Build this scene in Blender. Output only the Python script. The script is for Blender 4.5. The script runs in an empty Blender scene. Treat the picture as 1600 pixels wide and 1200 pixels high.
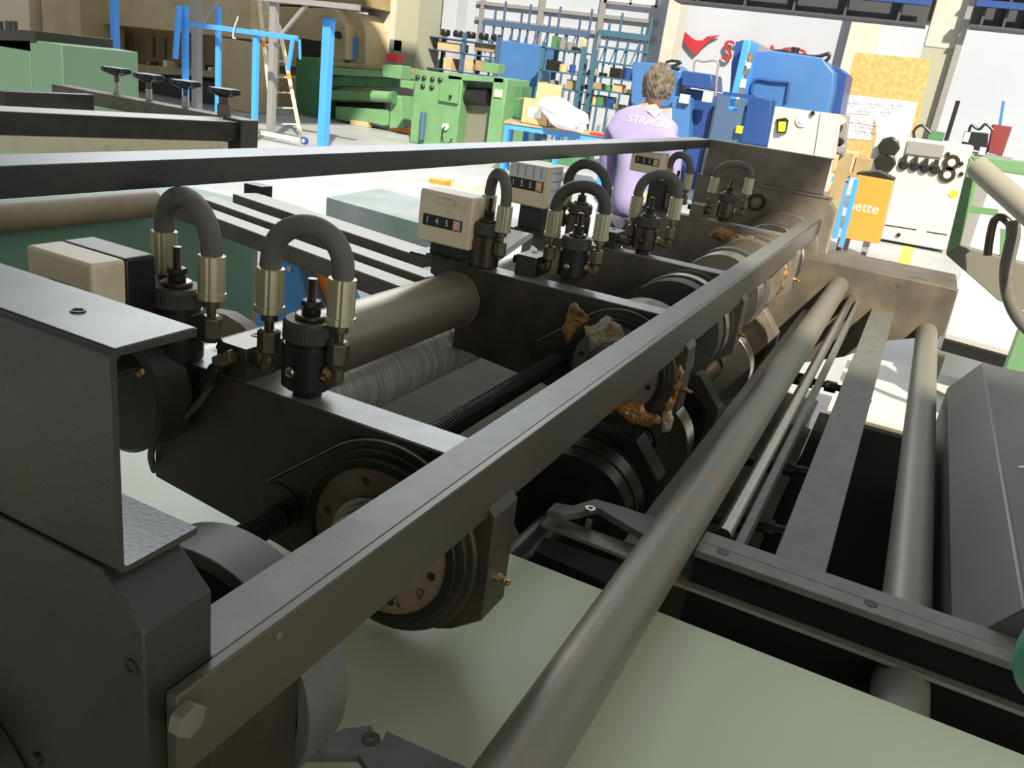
import bpy, bmesh, math, random
import numpy as np
from mathutils import Vector, Matrix
random.seed(4)
S = bpy.context.scene
COL = S.collection
# ------------------------------------------------------------------ camera, world, sun, exposure
H = 1.65
FPX = 1294.25
RC = np.array([[0.44458765, -0.8858823, 0.13249289],
               [-0.26171836, -0.26993248, -0.92662827],
               [0.85664772, 0.37729167, -0.35186032]])   # rows: image right, image down, forward, in world axes
CAM = np.array([0.0, 0.0, H])
cd = bpy.data.cameras.new('camera'); cam = bpy.data.objects.new('camera', cd); COL.objects.link(cam)
cd.sensor_width = 36; cd.lens = FPX / 1600 * 36; cd.clip_start = 0.02; cd.clip_end = 200
M = Matrix.Identity(4)
for i in range(3):
    M[i][0] = RC[0][i]; M[i][1] = -RC[1][i]; M[i][2] = -RC[2][i]; M[i][3] = CAM[i]
cam.matrix_world = M
S.camera = cam
S.view_settings.view_transform = 'Standard'; S.view_settings.look = 'None'
S.view_settings.gamma = 1; S.view_settings.use_curve_mapping = False
S.view_settings.exposure = 0.0
w = bpy.data.worlds.new('world'); S.world = w; w.use_nodes = True
w.node_tree.nodes['Background'].inputs[0].default_value = (0.90, 0.95, 1.0, 1)
w.node_tree.nodes['Background'].inputs[1].default_value = 0.58
sd = bpy.data.lights.new('sun', 'SUN'); sun = bpy.data.objects.new('sun', sd); COL.objects.link(sun)
sd.energy = 8.5; sd.angle = math.radians(1.5); sd.color = (1.0, 0.90, 0.74)
SUN_DIR = Vector((0.62, 0.42, -0.66)).normalized()
sun.rotation_euler = SUN_DIR.to_track_quat('-Z', 'Y').to_euler()
ad = bpy.data.lights.new('high_fill', 'AREA'); al = bpy.data.objects.new('high_fill', ad); COL.objects.link(al)  # added area fill, high at the back left, to brighten top faces
ad.shape = 'RECTANGLE'; ad.size = 9; ad.size_y = 5; ad.energy = 900; ad.color = (0.92, 0.97, 1.0)
al.location = (11.0, 8.0, 7.0); al.rotation_euler = Vector((-0.70, -0.50, -0.50)).to_track_quat('-Z', 'Y').to_euler()
wd_ = bpy.data.lights.new('side_fill', 'AREA'); wl_ = bpy.data.objects.new('side_fill', wd_); COL.objects.link(wl_)  # added area fill that softly brightens the camera-facing sides
wd_.shape = 'RECTANGLE'; wd_.size = 5; wd_.size_y = 3; wd_.energy = 120; wd_.color = (1.0, 0.95, 0.84)
wl_.location = (-3.5, -6.0, 3.6); wl_.rotation_euler = Vector((0.70, 0.75, -0.25)).to_track_quat('-Z', 'Y').to_euler()

# ------------------------------------------------------------------ measuring: a pixel's ray met with a plane
def ray(u, v):
    return RC.T @ np.array([(u - 800) / FPX, (v - 600) / FPX, 1.0])
def at(u, v, ax, val):
    r = ray(u, v); i = 'xyz'.index(ax)
    p = CAM + r * ((val - CAM[i]) / r[i])
    return Vector(p)
def ext(x0, y0, x1, y1, X):
    """y and z extents, on the plane x = X, of a photograph rectangle"""
    xm, ym = (x0 + x1) / 2, (y0 + y1) / 2
    return at(x1, ym, 'x', X).y, at(x0, ym, 'x', X).y, at(xm, y1, 'x', X).z, at(xm, y0, 'x', X).z

# ------------------------------------------------------------------ materials
MATS = {}
def mat(name, c, rough=0.5, metal=0.0, c2=None, scale=8.0, bump=0.0, bscale=None, spec=0.5, coat=0.0, stretch=None, lo=0.35, hi=0.7, rvar=0.0):
    m = bpy.data.materials.new(name); m.use_nodes = True
    nt = m.node_tree; b = nt.nodes['Principled BSDF']
    b.inputs['Base Color'].default_value = (*c, 1); b.inputs['Roughness'].default_value = rough
    b.inputs['Metallic'].default_value = metal; b.inputs['Specular IOR Level'].default_value = spec
    if coat: b.inputs['Coat Weight'].default_value = coat; b.inputs['Coat Roughness'].default_value = 0.15
    tc = nt.nodes.new('ShaderNodeTexCoord'); mp = nt.nodes.new('ShaderNodeMapping')
    nt.links.new(tc.outputs['Object'], mp.inputs[0])
    if stretch: mp.inputs['Scale'].default_value = stretch
    if c2 is not None or rvar:
        n = nt.nodes.new('ShaderNodeTexNoise'); n.inputs['Scale'].default_value = scale; n.inputs['Detail'].default_value = 7
        nt.links.new(mp.outputs[0], n.inputs['Vector'])
        r = nt.nodes.new('ShaderNodeMapRange'); r.inputs[1].default_value = lo; r.inputs[2].default_value = hi
        nt.links.new(n.outputs[0], r.inputs[0])
        if c2 is not None:
            mx = nt.nodes.new('ShaderNodeMix'); mx.data_type = 'RGBA'
            mx.inputs[6].default_value = (*c, 1); mx.inputs[7].default_value = (*c2, 1)
            nt.links.new(r.outputs[0], mx.inputs[0]); nt.links.new(mx.outputs[2], b.inputs['Base Color'])
        if rvar:
            r2 = nt.nodes.new('ShaderNodeMapRange'); r2.inputs[3].default_value = rough - rvar; r2.inputs[4].default_value = rough + rvar
            nt.links.new(n.outputs[0], r2.inputs[0]); nt.links.new(r2.outputs[0], b.inputs['Roughness'])
    if bump:
        n2 = nt.nodes.new('ShaderNodeTexNoise'); n2.inputs['Scale'].default_value = bscale or scale * 6; n2.inputs['Detail'].default_value = 4
        nt.links.new(mp.outputs[0], n2.inputs['Vector'])
        bp = nt.nodes.new('ShaderNodeBump'); bp.inputs['Strength'].default_value = bump; bp.inputs['Distance'].default_value = 0.002
        nt.links.new(n2.outputs[0], bp.inputs['Height']); nt.links.new(bp.outputs[0], b.inputs['Normal'])
    MATS[name] = m
    return m
BLACK = mat('black hammered paint', (.020, .022, .018), .36, c2=(.040, .038, .028), scale=9, bump=.13, bscale=260, rvar=.10)
OILY = mat('oily blackened plate', (.022, .021, .015), .42, c2=(.060, .045, .026), scale=14, bump=.15, bscale=160, rvar=.14)
LITOILY = mat('lightened oily plate', (.075, .066, .048), .5, c2=(.14, .115, .08), scale=10, bump=.1)  # oily plate lightened to put far-end light into its colour
CAPM = mat('tan oily bearing cap', (.30, .22, .14), .5, c2=(.17, .12, .075), scale=24)
MATTBLACK = mat('matt near black', (.010, .010, .009), .9, spec=.1)  # near black, rough and barely specular
PLATETOP = mat('pale steel tops and edges', (.27, .27, .25), .42, .3, c2=(.19, .185, .17), scale=20)  # paler steel for plate tops, boss edges and the near channel's painted sheen
DUSTSHEEN = mat('dust and sheen on top faces', (.40, .41, .39), .42, c2=(.30, .31, .30), scale=5)  # pale colour carries grazing sky sheen as well as dust
DARKRAIL = mat('dark brown rail side', (.060, .054, .038), .42, .2, c2=(.11, .095, .066), scale=4, stretch=(.4, 1, 1), bump=.1)  # darker and browner than the rail's top
BARM = mat('dusty grey paint', (.155, .155, .135), .48, .1, c2=(.12, .12, .10), scale=30, bump=.1, bscale=400)
LITDUST = mat('lightened brown dusty steel', (.19, .165, .125), .6, .1, c2=(.11, .092, .066), scale=12, bump=.1)  # dust brown, also lightened to carry the bright far-end light
RAILM = mat('worn steel pipe', (.26, .24, .19), .38, .5, c2=(.24, .19, .12), scale=7, stretch=(.4, 3, 3), bump=.08, bscale=60, rvar=.12)
RAILR = mat('rusty steel', (.20, .185, .14), .42, .3, c2=(.30, .17, .08), scale=17, lo=.60, hi=.78, bump=.15)
STEEL = mat('bright turned steel', (.50, .47, .41), .28, .95, c2=(.36, .33, .28), scale=9, stretch=(30, 1, 1))
SCORED = mat('scored grey roller', (.44, .42, .37), .42, .3, c2=(.66, .63, .57), scale=10, stretch=(14, .8, .8), lo=.45, hi=.62)
DSTEEL = mat('dark machined steel', (.10, .09, .075), .35, .8, c2=(.06, .05, .04), scale=18)
BROWNST = mat('browned steel', (.15, .11, .085), .30, .85, c2=(.08, .062, .05), scale=16)
KNURL = mat('dusty knurled steel', (.095, .088, .072), .55, .5, c2=(.065, .06, .05), scale=40)
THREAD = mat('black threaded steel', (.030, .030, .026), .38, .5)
RUBBER = mat('dusty rubber', (.105, .098, .082), .72, c2=(.15, .135, .105), scale=12, bump=.1)
RUBBER2 = mat('black rubber', (.05, .05, .045), .6, c2=(.08, .075, .06), scale=12)
ZINC = mat('yellow zinc plate', (.60, .55, .36), .36, .6, c2=(.42, .38, .23), scale=26, stretch=(1, 1, .15))
NUTM = mat('dull fitting steel', (.20, .18, .13), .4, .8, c2=(.11, .09, .06), scale=40)
BRASS = mat('brass', (.62, .43, .17), .28, 1.0)
CREAM = mat('cream plastic', (.80, .68, .46), .5, c2=(.60, .47, .28), scale=22, lo=.55, hi=.8)
GREYPL = mat('aged grey plastic', (.46, .45, .37), .5, c2=(.36, .32, .22), scale=18, lo=.5)
DKPL = mat('black plastic', (.012, .012, .013), .4)
WHITE = mat('white print', (.85, .85, .82), .6)
ORNUM = mat('orange digit wheel', (.80, .42, .22), .6)
INK = mat('dark print', (.07, .065, .05), .7)
SHEET = mat('pale green coated sheet', (.56, .61, .41), .38, c2=(.51, .56, .36), scale=2.2, spec=.5, lo=.3, hi=.7)
GREASE = mat('amber grease', (.42, .19, .04), .2, c2=(.10, .04, .010), scale=40, bump=.5, bscale=150, spec=.7, coat=.7, lo=.4, hi=.62)
GREASEP = mat('milky grease', (.50, .42, .28), .25, c2=(.34, .14, .03), scale=30, bump=.4, bscale=110, coat=.6, lo=.45, hi=.62)
GREENP = mat('pale green machine paint', (.15, .31, .14), .5, c2=(.125, .26, .12), scale=3)
GREEND = mat('green machine paint', (.075, .22, .095), .5, c2=(.05, .155, .07), scale=4)
GREENM = mat('sage green sheet metal', (.22, .40, .29), .45, c2=(.19, .36, .26), scale=2)
GREYGR = mat('grey green paint', (.18, .175, .135), .45)
GREENC = mat('sage cabinet paint', (.075, .14, .09), .5)
BEIGE = mat('beige machine paint', (.52, .42, .24), .5, c2=(.42, .33, .17), scale=2)
BEIGED = mat('brown beige paint', (.36, .28, .14), .55, c2=(.24, .18, .09), scale=3)
BLUE = mat('bright blue paint', (.06, .30, .78), .4)
BLUEM = mat('press blue paint', (.06, .17, .40), .4, c2=(.05, .15, .35), scale=2)
BLUED = mat('dark blue paint', (.018, .06, .22), .45)
TEAL = mat('teal rack paint', (.05, .13, .19), .5)
SLATE = mat('slate blue rack', (.06, .11, .20), .5)
CONC = mat('painted concrete', (.50, .49, .43), .8, c2=(.45, .44, .38), scale=3)
CONCG = mat('painted dado', (.34, .35, .26), .8)
WALLM = mat('white wall panel', (.42, .45, .51), .85, c2=(.38, .41, .47), scale=.6)
FLOORM = mat('worn workshop floor', (.42, .44, .46), .38, c2=(.33, .34, .35), scale=.9, lo=.35, hi=.65)
YEL = mat('yellow floor paint', (.85, .58, .08), .5)
REDM = mat('dark red sign', (.38, .02, .03), .5)
DKGREY = mat('dark grey girder', (.055, .055, .065), .6)
GREYP = mat('light grey cabinet paint', (.52, .51, .48), .45)
GREYF = mat('grey tube frame', (.30, .29, .28), .45, .3)
OSB = mat('chipboard', (.62, .38, .14), .8, c2=(.45, .25, .08), scale=16)
PAPER = mat('paper', (.74, .74, .74), .8)
CARD = mat('cardboard', (.60, .40, .22), .8, c2=(.52, .34, .18), scale=6)
ORANGE = mat('orange enamel', (.85, .27, .04), .4)
YPL = mat('yellow plastic', (.85, .62, .03), .4)
PLASTIC = mat('white plastic bag', (.80, .80, .80), .35, bump=.5, bscale=9)
CASEM = mat('dark grey casing', (.085, .088, .080), .45, .2, c2=(.06, .062, .055), scale=3, stretch=(.6, 2, 2))
JACKET = mat('purple work jacket', (.34, .30, .52), .85, c2=(.29, .26, .46), scale=5, bump=.2, bscale=14)
TROUS = mat('grey purple trousers', (.13, .12, .17), .85)
SKIN = mat('skin', (.62, .36, .25), .55)
HAIR = mat('grey hair', (.07, .055, .04), .8, c2=(.20, .17, .13), scale=34, bump=.9, bscale=60)
REDPL = mat('red plastic', (.70, .03, .03), .4)
GLASSW = bpy.data.materials.new('lit window'); GLASSW.use_nodes = True
GLASSW.node_tree.nodes['Principled BSDF'].inputs['Emission Color'].default_value = (1, 1, 1, 1)
GLASSW.node_tree.nodes['Principled BSDF'].inputs['Emission Strength'].default_value = 1.6

# ------------------------------------------------------------------ building tools
ORG = {}
def basis(d):
    d = Vector(d).normalized()
    a = Vector((0, 0, 1)) if abs(d.z) < .9 else Vector((1, 0, 0))
    u = d.cross(a).normalized(); v = d.cross(u).normalized()
    return d, u, v
class MB:
    def __init__(s): s.b = bmesh.new()
    def poly(s, pts): 
        try: s.b.faces.new([s.b.verts.new(p) for p in pts])
        except ValueError: pass
        return s
    def hexa(s, P):
        v = [s.b.verts.new(p) for p in P]
        for f in ((0,3,2,1),(4,5,6,7),(0,1,5,4),(1,2,6,5),(2,3,7,6),(3,0,4,7)): s.b.faces.new([v[i] for i in f])
        return s
    def box(s, x0, x1, y0, y1, z0, z1):
        return s.hexa([(x0,y0,z0),(x1,y0,z0),(x1,y1,z0),(x0,y1,z0),(x0,y0,z1),(x1,y0,z1),(x1,y1,z1),(x0,y1,z1)])
    def bar(s, p0, p1, wd, ht, up=(0, 0, 1)):
        """rectangular bar between two points, wd across, ht along up"""
        p0, p1 = Vector(p0), Vector(p1); d = (p1 - p0).normalized(); up = Vector(up)
        u = d.cross(up).normalized(); v = u.cross(d).normalized()
        u *= wd / 2; v *= ht / 2
        return s.hexa([p0-u-v, p0+u-v, p0+u+v, p0-u+v, p1-u-v, p1+u-v, p1+u+v, p1-u+v])
    def rings(s, R, close=True, caps=True):
        V = [[s.b.verts.new(p) for p in r] for r in R]
        n = len(V[0])
        for a, b in zip(V, V[1:]):
            for i in range(n): s.b.faces.new([a[i], a[(i+1) % n], b[(i+1) % n], b[i]])
        if caps:
            s.b.faces.new(V[0][::-1]); s.b.faces.new(V[-1])
        return s
    def lathe(s, p, d, prof, n=28, ph=0.0):
        d, u, v = basis(d); p = Vector(p)
        return s.rings([[p + d*t + (u*math.cos(ph+2*math.pi*i/n) + v*math.sin(ph+2*math.pi*i/n))*max(r, 1e-4) for i in range(n)] for t, r in prof])
    def cyl(s, p0, p1, r, n=24, r1=None, ph=0.0):
        p0, p1 = Vector(p0), Vector(p1)
        return s.lathe(p0, p1-p0, [(0, r), ((p1-p0).length, r if r1 is None else r1)], n, ph)
    def tubering(s, p, d, L, r0, r1, n=40):
        """hollow ring from p along d, outer r1, bore r0"""
        d, u, v = basis(d); p = Vector(p)
        def R(t, r): return [p + d*t + (u*math.cos(2*math.pi*i/n) + v*math.sin(2*math.pi*i/n))*r for i in range(n)]
        V = [[s.b.verts.new(q) for q in ring] for ring in (R(0, r0), R(0, r1), R(L, r1), R(L, r0))]
        for k in range(4):
            a, b = V[k], V[(k+1) % 4]
            for i in range(n): s.b.faces.new([a[i], a[(i+1) % n], b[(i+1) % n], b[i]])
        return s
    def tube(s, pts, r, n=14):
        pts = [Vector(p) for p in pts]; R = []
        d0 = (pts[1]-pts[0]).normalized(); _, u, v = basis(d0)
        for i, p in enumerate(pts):
            a = pts[max(i-1, 0)]; b = pts[min(i+1, len(pts)-1)]; d = (b-a).normalized()
            u = (u - d*u.dot(d)).normalized(); v = d.cross(u)
            rr = r[i] if isinstance(r, (list, tuple)) else r
            R.append([p + (u*math.cos(2*math.pi*k/n) + v*math.sin(2*math.pi*k/n))*rr for k in range(n)])
        return s.rings(R)
    def prism(s, pts, ax, a0, a1):
        """2-D polygon extruded along an axis: for x pts are (y,z), for y (x,z), for z (x,y)"""
        def P(p, a): return {'x': (a, p[0], p[1]), 'y': (p[0], a, p[1]), 'z': (p[0], p[1], a)}[ax]
        return s.rings([[P(p, a0) for p in pts], [P(p, a1) for p in pts]])
    def sphere(s, c, r, sc=(1, 1, 1), seg=16, rg=10):
        m = Matrix.Translation(Vector(c)) @ Matrix.Diagonal((r*sc[0], r*sc[1], r*sc[2], 1))
        bmesh.ops.create_uvsphere(s.b, u_segments=seg, v_segments=rg, radius=1, matrix=m); return s
    def build(s, name, m, parent=None, bev=0.0, seg=2, smooth=True, kind=None, label=None):
        o0 = ORG[parent.name] if parent else Vector((0, 0, 0))
        bmesh.ops.recalc_face_normals(s.b, faces=s.b.faces)
        if parent is None:
            cs = [v.co for v in s.b.verts]
            mn = Vector([min(c[i] for c in cs) for i in range(3)]); mx = Vector([max(c[i] for c in cs) for i in range(3)])
            o0 = Vector(((mn.x+mx.x)/2, (mn.y+mx.y)/2, mn.z))
        bmesh.ops.translate(s.b, verts=s.b.verts, vec=-o0)
        me = bpy.data.meshes.new(name); s.b.to_mesh(me); s.b.free()
        if smooth:
            me.shade_smooth(); me.set_sharp_from_angle(angle=math.radians(32))
        ms = m if isinstance(m, (list, tuple)) else [m]
        for k in ms: me.materials.append(k)
        o = bpy.data.objects.new(name, me); COL.objects.link(o)
        if parent: o.parent = parent
        else: o.location = o0
        ORG[o.name] = o0
        if bev:
            b = o.modifiers.new('bevel', 'BEVEL'); b.width = bev; b.segments = seg; b.limit_method = 'ANGLE'; b.angle_limit = math.radians(35)
        if kind: o['kind'] = kind
        if label: o['label'] = label
        return o
def tag(o, label, cat, group=None):
    o['label'] = label; o['category'] = cat
    if group: o['group'] = group
    return o
def thing(name, label, cat, loc, group=None):
    o = bpy.data.objects.new(name, None); COL.objects.link(o); o.location = loc; o.empty_display_size = .05
    ORG[o.name] = Vector(loc)
    return tag(o, label, cat, group)
def struct(o): o['kind'] = 'structure'; return o
def copy_tree(o, parent=None, delta=None):
    c = o.copy(); COL.objects.link(c)
    if parent: c.parent = parent
    if delta is not None: c.location = o.location + Vector(delta)
    ORG[c.name] = ORG[o.name] + (Vector(delta) if delta is not None else Vector((0, 0, 0)))
    for ch in [k for k in COL.objects if k.parent == o]: copy_tree(ch, c)
    return c
def text(name, body, m, size, loc, rx, parent=None, depth=.0004, wide=1.0):
    """flat lettering; rx is a 3x3 of columns (right, up, out)"""
    cu = bpy.data.curves.new(name, 'FONT'); cu.body = body; cu.size = size; cu.extrude = depth
    cu.align_x = 'CENTER'; cu.align_y = 'CENTER'; cu.resolution_u = 3
    t = bpy.data.objects.new(name, cu)
    COL.objects.link(t); dg = bpy.context.evaluated_depsgraph_get()
    me = bpy.data.meshes.new_from_object(t.evaluated_get(dg)); bpy.data.objects.remove(t)
    R, U, O = [Vector(k).normalized() for k in rx]
    o0 = ORG[parent.name] if parent else Vector((0, 0, 0))
    T = Matrix.Identity(4)
    for i in range(3): T[i][0] = R[i]*wide; T[i][1] = U[i]; T[i][2] = O[i]; T[i][3] = loc[i]-o0[i]
    me.transform(T); me.materials.clear(); me.materials.append(m)
    o = bpy.data.objects.new(name, me); COL.objects.link(o)
    if parent: o.parent = parent
    ORG[o.name] = o0
    return o
FACE = ((0, -1, 0), (0, 0, 1), (-1, 0, 0))     # lettering on a surface that faces the camera side (-X)

# ------------------------------------------------------------------ the hall
fl = MB(); fl.box(-6, 26, -9, 30, -.1, 0); struct(fl.build('floor', FLOORM, smooth=False))
XW = 24.0
wl = MB(); wl.box(XW, XW+.3, -9, 30, 0, 9); struct(wl.build('wall_far', WALLM, smooth=False))
# unseen slab added behind and over the near end to keep the sun off it
rf = MB()
rf.prism([(-6, -9), (-1.6, -9), (-1.6, -1.95), (.9, -1.95), (.9, 2.1), (-1.6, 2.1), (-1.6, 12), (-6, 12)], 'z', 5.0, 5.25)
struct(rf.build('sun_shade_slab', DKGREY, smooth=False))
rf = MB(); rf.box(-2, 13.0, 6.2, 29, 9.0, 9.2); struct(rf.build('sun_shade_slab', WALLM, smooth=False))  # unseen slab added to shade the background at the left
# yellow floor lines are paint on the floor, a thin layer of their own
yl = MB(); yl.box(4.0, 4.16, -1.2, 3.4, 0, .004); struct(yl.build('trim_1', YEL, smooth=False))
yl = MB(); yl.box(11.0, 13.6, -.10, .05, 0, .004); struct(yl.build('trim_2', YEL, smooth=False))
# wall ribs, purlins and window of the far wall
for i, (px, wd) in enumerate(((748, .10), (840, .16), (934, .16))):
    y = at(px, 60, 'x', XW-.1).y; b = MB(); b.box(XW-.12, XW, y-wd/2, y+wd/2, 0, 8); struct(b.build('trim_%d' % (3+i), GREYF))
for i, (py, n) in enumerate(((14, 0), (40, 1))):
    z = at(840, py, 'x', XW-.1).z; b = MB(); b.box(XW-.10, XW, at(1030, 25, 'x', XW).y, at(745, 25, 'x', XW).y, z-.05, z+.05); struct(b.build('trim_%d' % (6+i), GREYF))
def lit_window(n, x0, y0, x1, y1, X):
    a, b_, c, d = ext(x0, y0, x1, y1, X)
    m = MB(); m.box(X-.03, X+.02, a, b_, c, d); o = struct(m.build('window_%d' % n, GLASSW, smooth=False))
    m = MB()
    for q in (0, .5, 1):
        yy = a + (b_-a)*q; m.box(X-.07, X-.03, yy-.04, yy+.04, c-.05, d+.05)
    m.box(X-.07, X-.03, a-.05, b_+.05, c-.08, c); m.box(X-.07, X-.03, a-.05, b_+.05, d, d+.08)
    f = m.build('window_frame', GREYF, o)
lit_window(1, 641, -40, 670, 24, XW-.05)
lit_window(2, 950, -30, 1030, 5, XW-.05)

def pillar(i, x0, x1, y, X, dep, m, sp=None, top=7.0):
    a, b_, c, d = ext(x0, y-10, x1, y+10, X)
    k = MB(); k.box(X, X+dep, a, b_, sp or 0, top); o = struct(k.build('trim_%d' % i, m, bev=.02))
    if sp:
        k = MB(); k.box(X, X+dep, a, b_, 0, sp); k.build('painted_dado', CONCG, o)
    return o
pillar(8, 573, 622, 50, 20.0, 1.0, CONC)
k = MB(); a, b_, c, d = ext(622, 0, 630, 60, 20.0); k.box(19.9, 21, b_-.7, b_, 0, 7); struct(k.build('trim_9', CONCG))
pillar(10, 1036, 1056, 50, 22.6, .8, CONC)
zs = at(1470, 76, 'x', 17.0).z
pillar(11, 1446, 1499, 60, 17.0, .8, CONC, sp=zs)
pillar(12, 690, 712, 30, 22.5, .6, WALLM)
# capital the girders rest on, cable duct down the pillar
k = MB(); a, b_, c, d = ext(1434, -40, 1530, 36, 17.2); k.box(17.2, 17.9, a, b_, c, 7); struct(k.build('trim_13', CONCG))
k = MB(); y = at(1502, 60, 'x', 16.95).y; k.box(16.85, 17.0, y-.05, y+.05, .9, 7); struct(k.build('trim_14', GREYF))
k = MB(); y = at(1352, 50, 'x', XW-.2).y; k.box(XW-.4, XW, y-.35, y+.35, 0, 8); struct(k.build('trim_15', CONC))

def girder(x0, x1, zb, nm, lab):
    X = 16.6
    a = at(x1, 35, 'x', X).y; b_ = at(x0, 10, 'x', X).y
    t = thing(nm, lab, 'crane girder', (X, (a+b_)/2, zb), 'crane runway girders under the roof')
    k = MB(); k.box(X, X+.5, a, b_, zb, zb+.04); k.box(X, X+.5, a, b_, zb+.60, zb+.64); k.box(X+.23, X+.27, a, b_, zb+.04, zb+.60)
    k.build('beam', DKGREY, t)
    k = MB(); k.box(X-.12, X, a, b_, zb+.30, zb+.40); k.build('conductor_rail', BLUED, t)
    for q in range(5):
        k = MB(); yy = a + (b_-a)*(q+.5)/5; k.box(X, X+.23, yy-.02, yy+.02, zb+.04, zb+.6)
        k.build('stiffener', DKGREY, t)
    return t
gz = at(1300, 26, 'x', 16.6).z
girder(1052, 1446, gz, 'crane_girder', 'long dark steel crane girder running from the white column to the pillar with the chipboard')
gz2 = at(1560, 46, 'x', 16.6).z
girder(1524, 1700, gz2, 'crane_girder', 'short dark crane girder right of the grey green pillar, at the top right corner')

# wall sign
def sign():
    X = XW-.12
    P = [(1058, 46), (1070, 50), (1082, 60), (1087, 63), (1097, 63), (1105, 57), (1124, 55), (1112, 61), (1101, 70), (1094, 78), (1085, 86), (1073, 72)]
    pts = [(at(u, v, 'x', X).y, at(u, v, 'x', X).z) for u, v in P]
    t = thing('wall_sign', 'dark red winged V emblem with a row of red letters on the far white wall', 'sign', (X, pts[0][0], pts[0][1]))
    k = MB(); k.prism(pts, 'x', X, X+.06); k.build('emblem', REDM, t)
    s = .74
    for ch, u, v in (('S', 1137, 81), ('T', 1158, 84)):
        p = at(u, v, 'x', X); text('letter', ch, REDM, s, p, FACE, t, depth=.03, wide=.95)
    for ch, u, v in (('R', 1180, 87), ('A', 1203, 89), ('C', 1226, 92), ('O', 1245, 94)):
        p = at(u, v, 'x', X); text('letter', ch, REDM, s, p, FACE, t, depth=.03, wide=.95)
sign()

# ------------------------------------------------------------------ the slitting machine
AY, AZ = .44, 1.133              # arbor axis
LZ = .870
SZ = 1.000                       # sheet
PT = 1.257                       # top of the head plates
# coated sheet
k = MB(); k.box(-.3, .962, -1.6, 2.2, SZ-.0012, SZ); tag(k.build('coated_sheet', SHEET, smooth=False), 'wide pale green coated sheet lying flat under the near head', 'metal sheet')

# near end frame
XN = .276
t = thing('end_stand', 'black hammered end plate at the near left with a chamfered corner', 'machine frame', (XN, .6, .7))
YR = .328
k = MB(); k.prism([(1.25, .70), (1.25, 1.352), (.362, 1.352), (YR, 1.322), (YR, .70)], 'x', XN, XN+.052); k.build('plate', BLACK, t, bev=.0016)
k = MB(); k.box(XN+.0525, .426, .334, .362, .86, 1.2025); k.build('bearing_block', OILY, t, bev=.0015)
hp = at(205, 1043, 'x', XN)
k = MB(); k.tubering(hp+Vector((-.0008, 0, 0)), (1, 0, 0), .001, .0028, .0062, 24); k.build('screw_hole', DKPL, t)
c0 = at(-70, 1215, 'x', XN-.01)
k = MB(); k.cyl((XN-.018, c0.y, c0.z), (XN, c0.y, c0.z), .083, 64); fl_ = k.build('bearing_flange', BLACK, t, bev=.002)
q = at(62, 1183, 'x', XN-.018); k = MB(); k.cyl(q, q+Vector((-.004, 0, 0)), .0045, 20); k.build('screw', DKPL, fl_)
t_end = t
# C channel on the near frame
def channel(x0, yr, yl, zb, zt, dep, nm, lab, holes=(), m=BLACK):
    t = thing(nm, lab, 'steel channel', (x0, (yr+yl)/2, zb))
    r = .006; th = .005
    def arc(cx, cz, a0, a1, rr, n=5): return [(cx+rr*math.cos(math.radians(a0+(a1-a0)*i/n)), cz+rr*math.sin(math.radians(a0+(a1-a0)*i/n))) for i in range(n+1)]
    pts = [(x0+dep, zb)] + arc(x0+r, zb+r, 270, 180, r) + arc(x0+r, zt-r, 180, 90, r) + [(x0+dep, zt), (x0+dep, zt-th)] + arc(x0+r+.001, zt-r-.001, 90, 180, r-th+.002) + arc(x0+r+.001, zb+r+.001, 180, 270, r-th+.002) + [(x0+dep, zb+th)]
    k = MB(); k.prism(pts, 'y', yr, yl); k.build('channel_section', m, t)
    k = MB(); k.box(x0+.004, x0+dep-.0005, yr+.001, yl-.001, zt+.0001, zt+.0006); k.build('dust_sheen_top', PLATETOP if m is BLACK else DUSTSHEEN, t)  # pale layer paints the grazing sheen along with dust
    for h in holes:
        k = MB(); k.tubering((h[0], h[1], zt+.0004), (0, 0, 1), .0012, .003, .0042, 24)
        k.build('bolt_hole', DKPL, t)
    return t
channel(XN, .347, 1.25, 1.3525, 1.489, .058, 'channel_bracket', 'black folded steel channel standing on the near end frame, its top lit grey', [(.305, .408)])

# far end frame: same section at the other end
XF = 3.45
t = thing('end_stand', 'lightened brown far end plate closing the machine behind the last head', 'machine frame', (XF, .6, .7))
k = MB(); k.prism([(.835, .55), (.835, 1.352), (.315, 1.352), (.28, 1.31), (.28, .55)], 'x', XF, XF+.06); k.build('plate', LITDUST, t, bev=.002)  # plate colour lightened to paint in the bright far end
q = at(1183, 316, 'x', XF)
k = MB(); k.cyl(q, q+Vector((-.012, 0, 0)), .034, 28); k.cyl(q, q+Vector((-.016, 0, 0)), .03, 28); wsh = k.build('washer', DSTEEL, t)
k = MB(); k.cyl(q+Vector((-.016, 0, 0)), q+Vector((-.036, 0, 0)), .023, 6); k.cyl(q+Vector((-.036, 0, 0)), q+Vector((-.044, 0, 0)), .011, 16); k.build('hex_nut', LITDUST, wsh, bev=.001)
k = MB(); k.box(XF-.004, XF+.01, .30, .835, 1.350, 1.358); k.build('weld_seam', LITDUST, t)
channel(XF, .339, .812, 1.3585, 1.496, .06, 'channel_bracket', 'lightened brown folded channel on top of the far end frame', m=LITDUST)  # channel colour lightened for the brighter light back here

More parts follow.
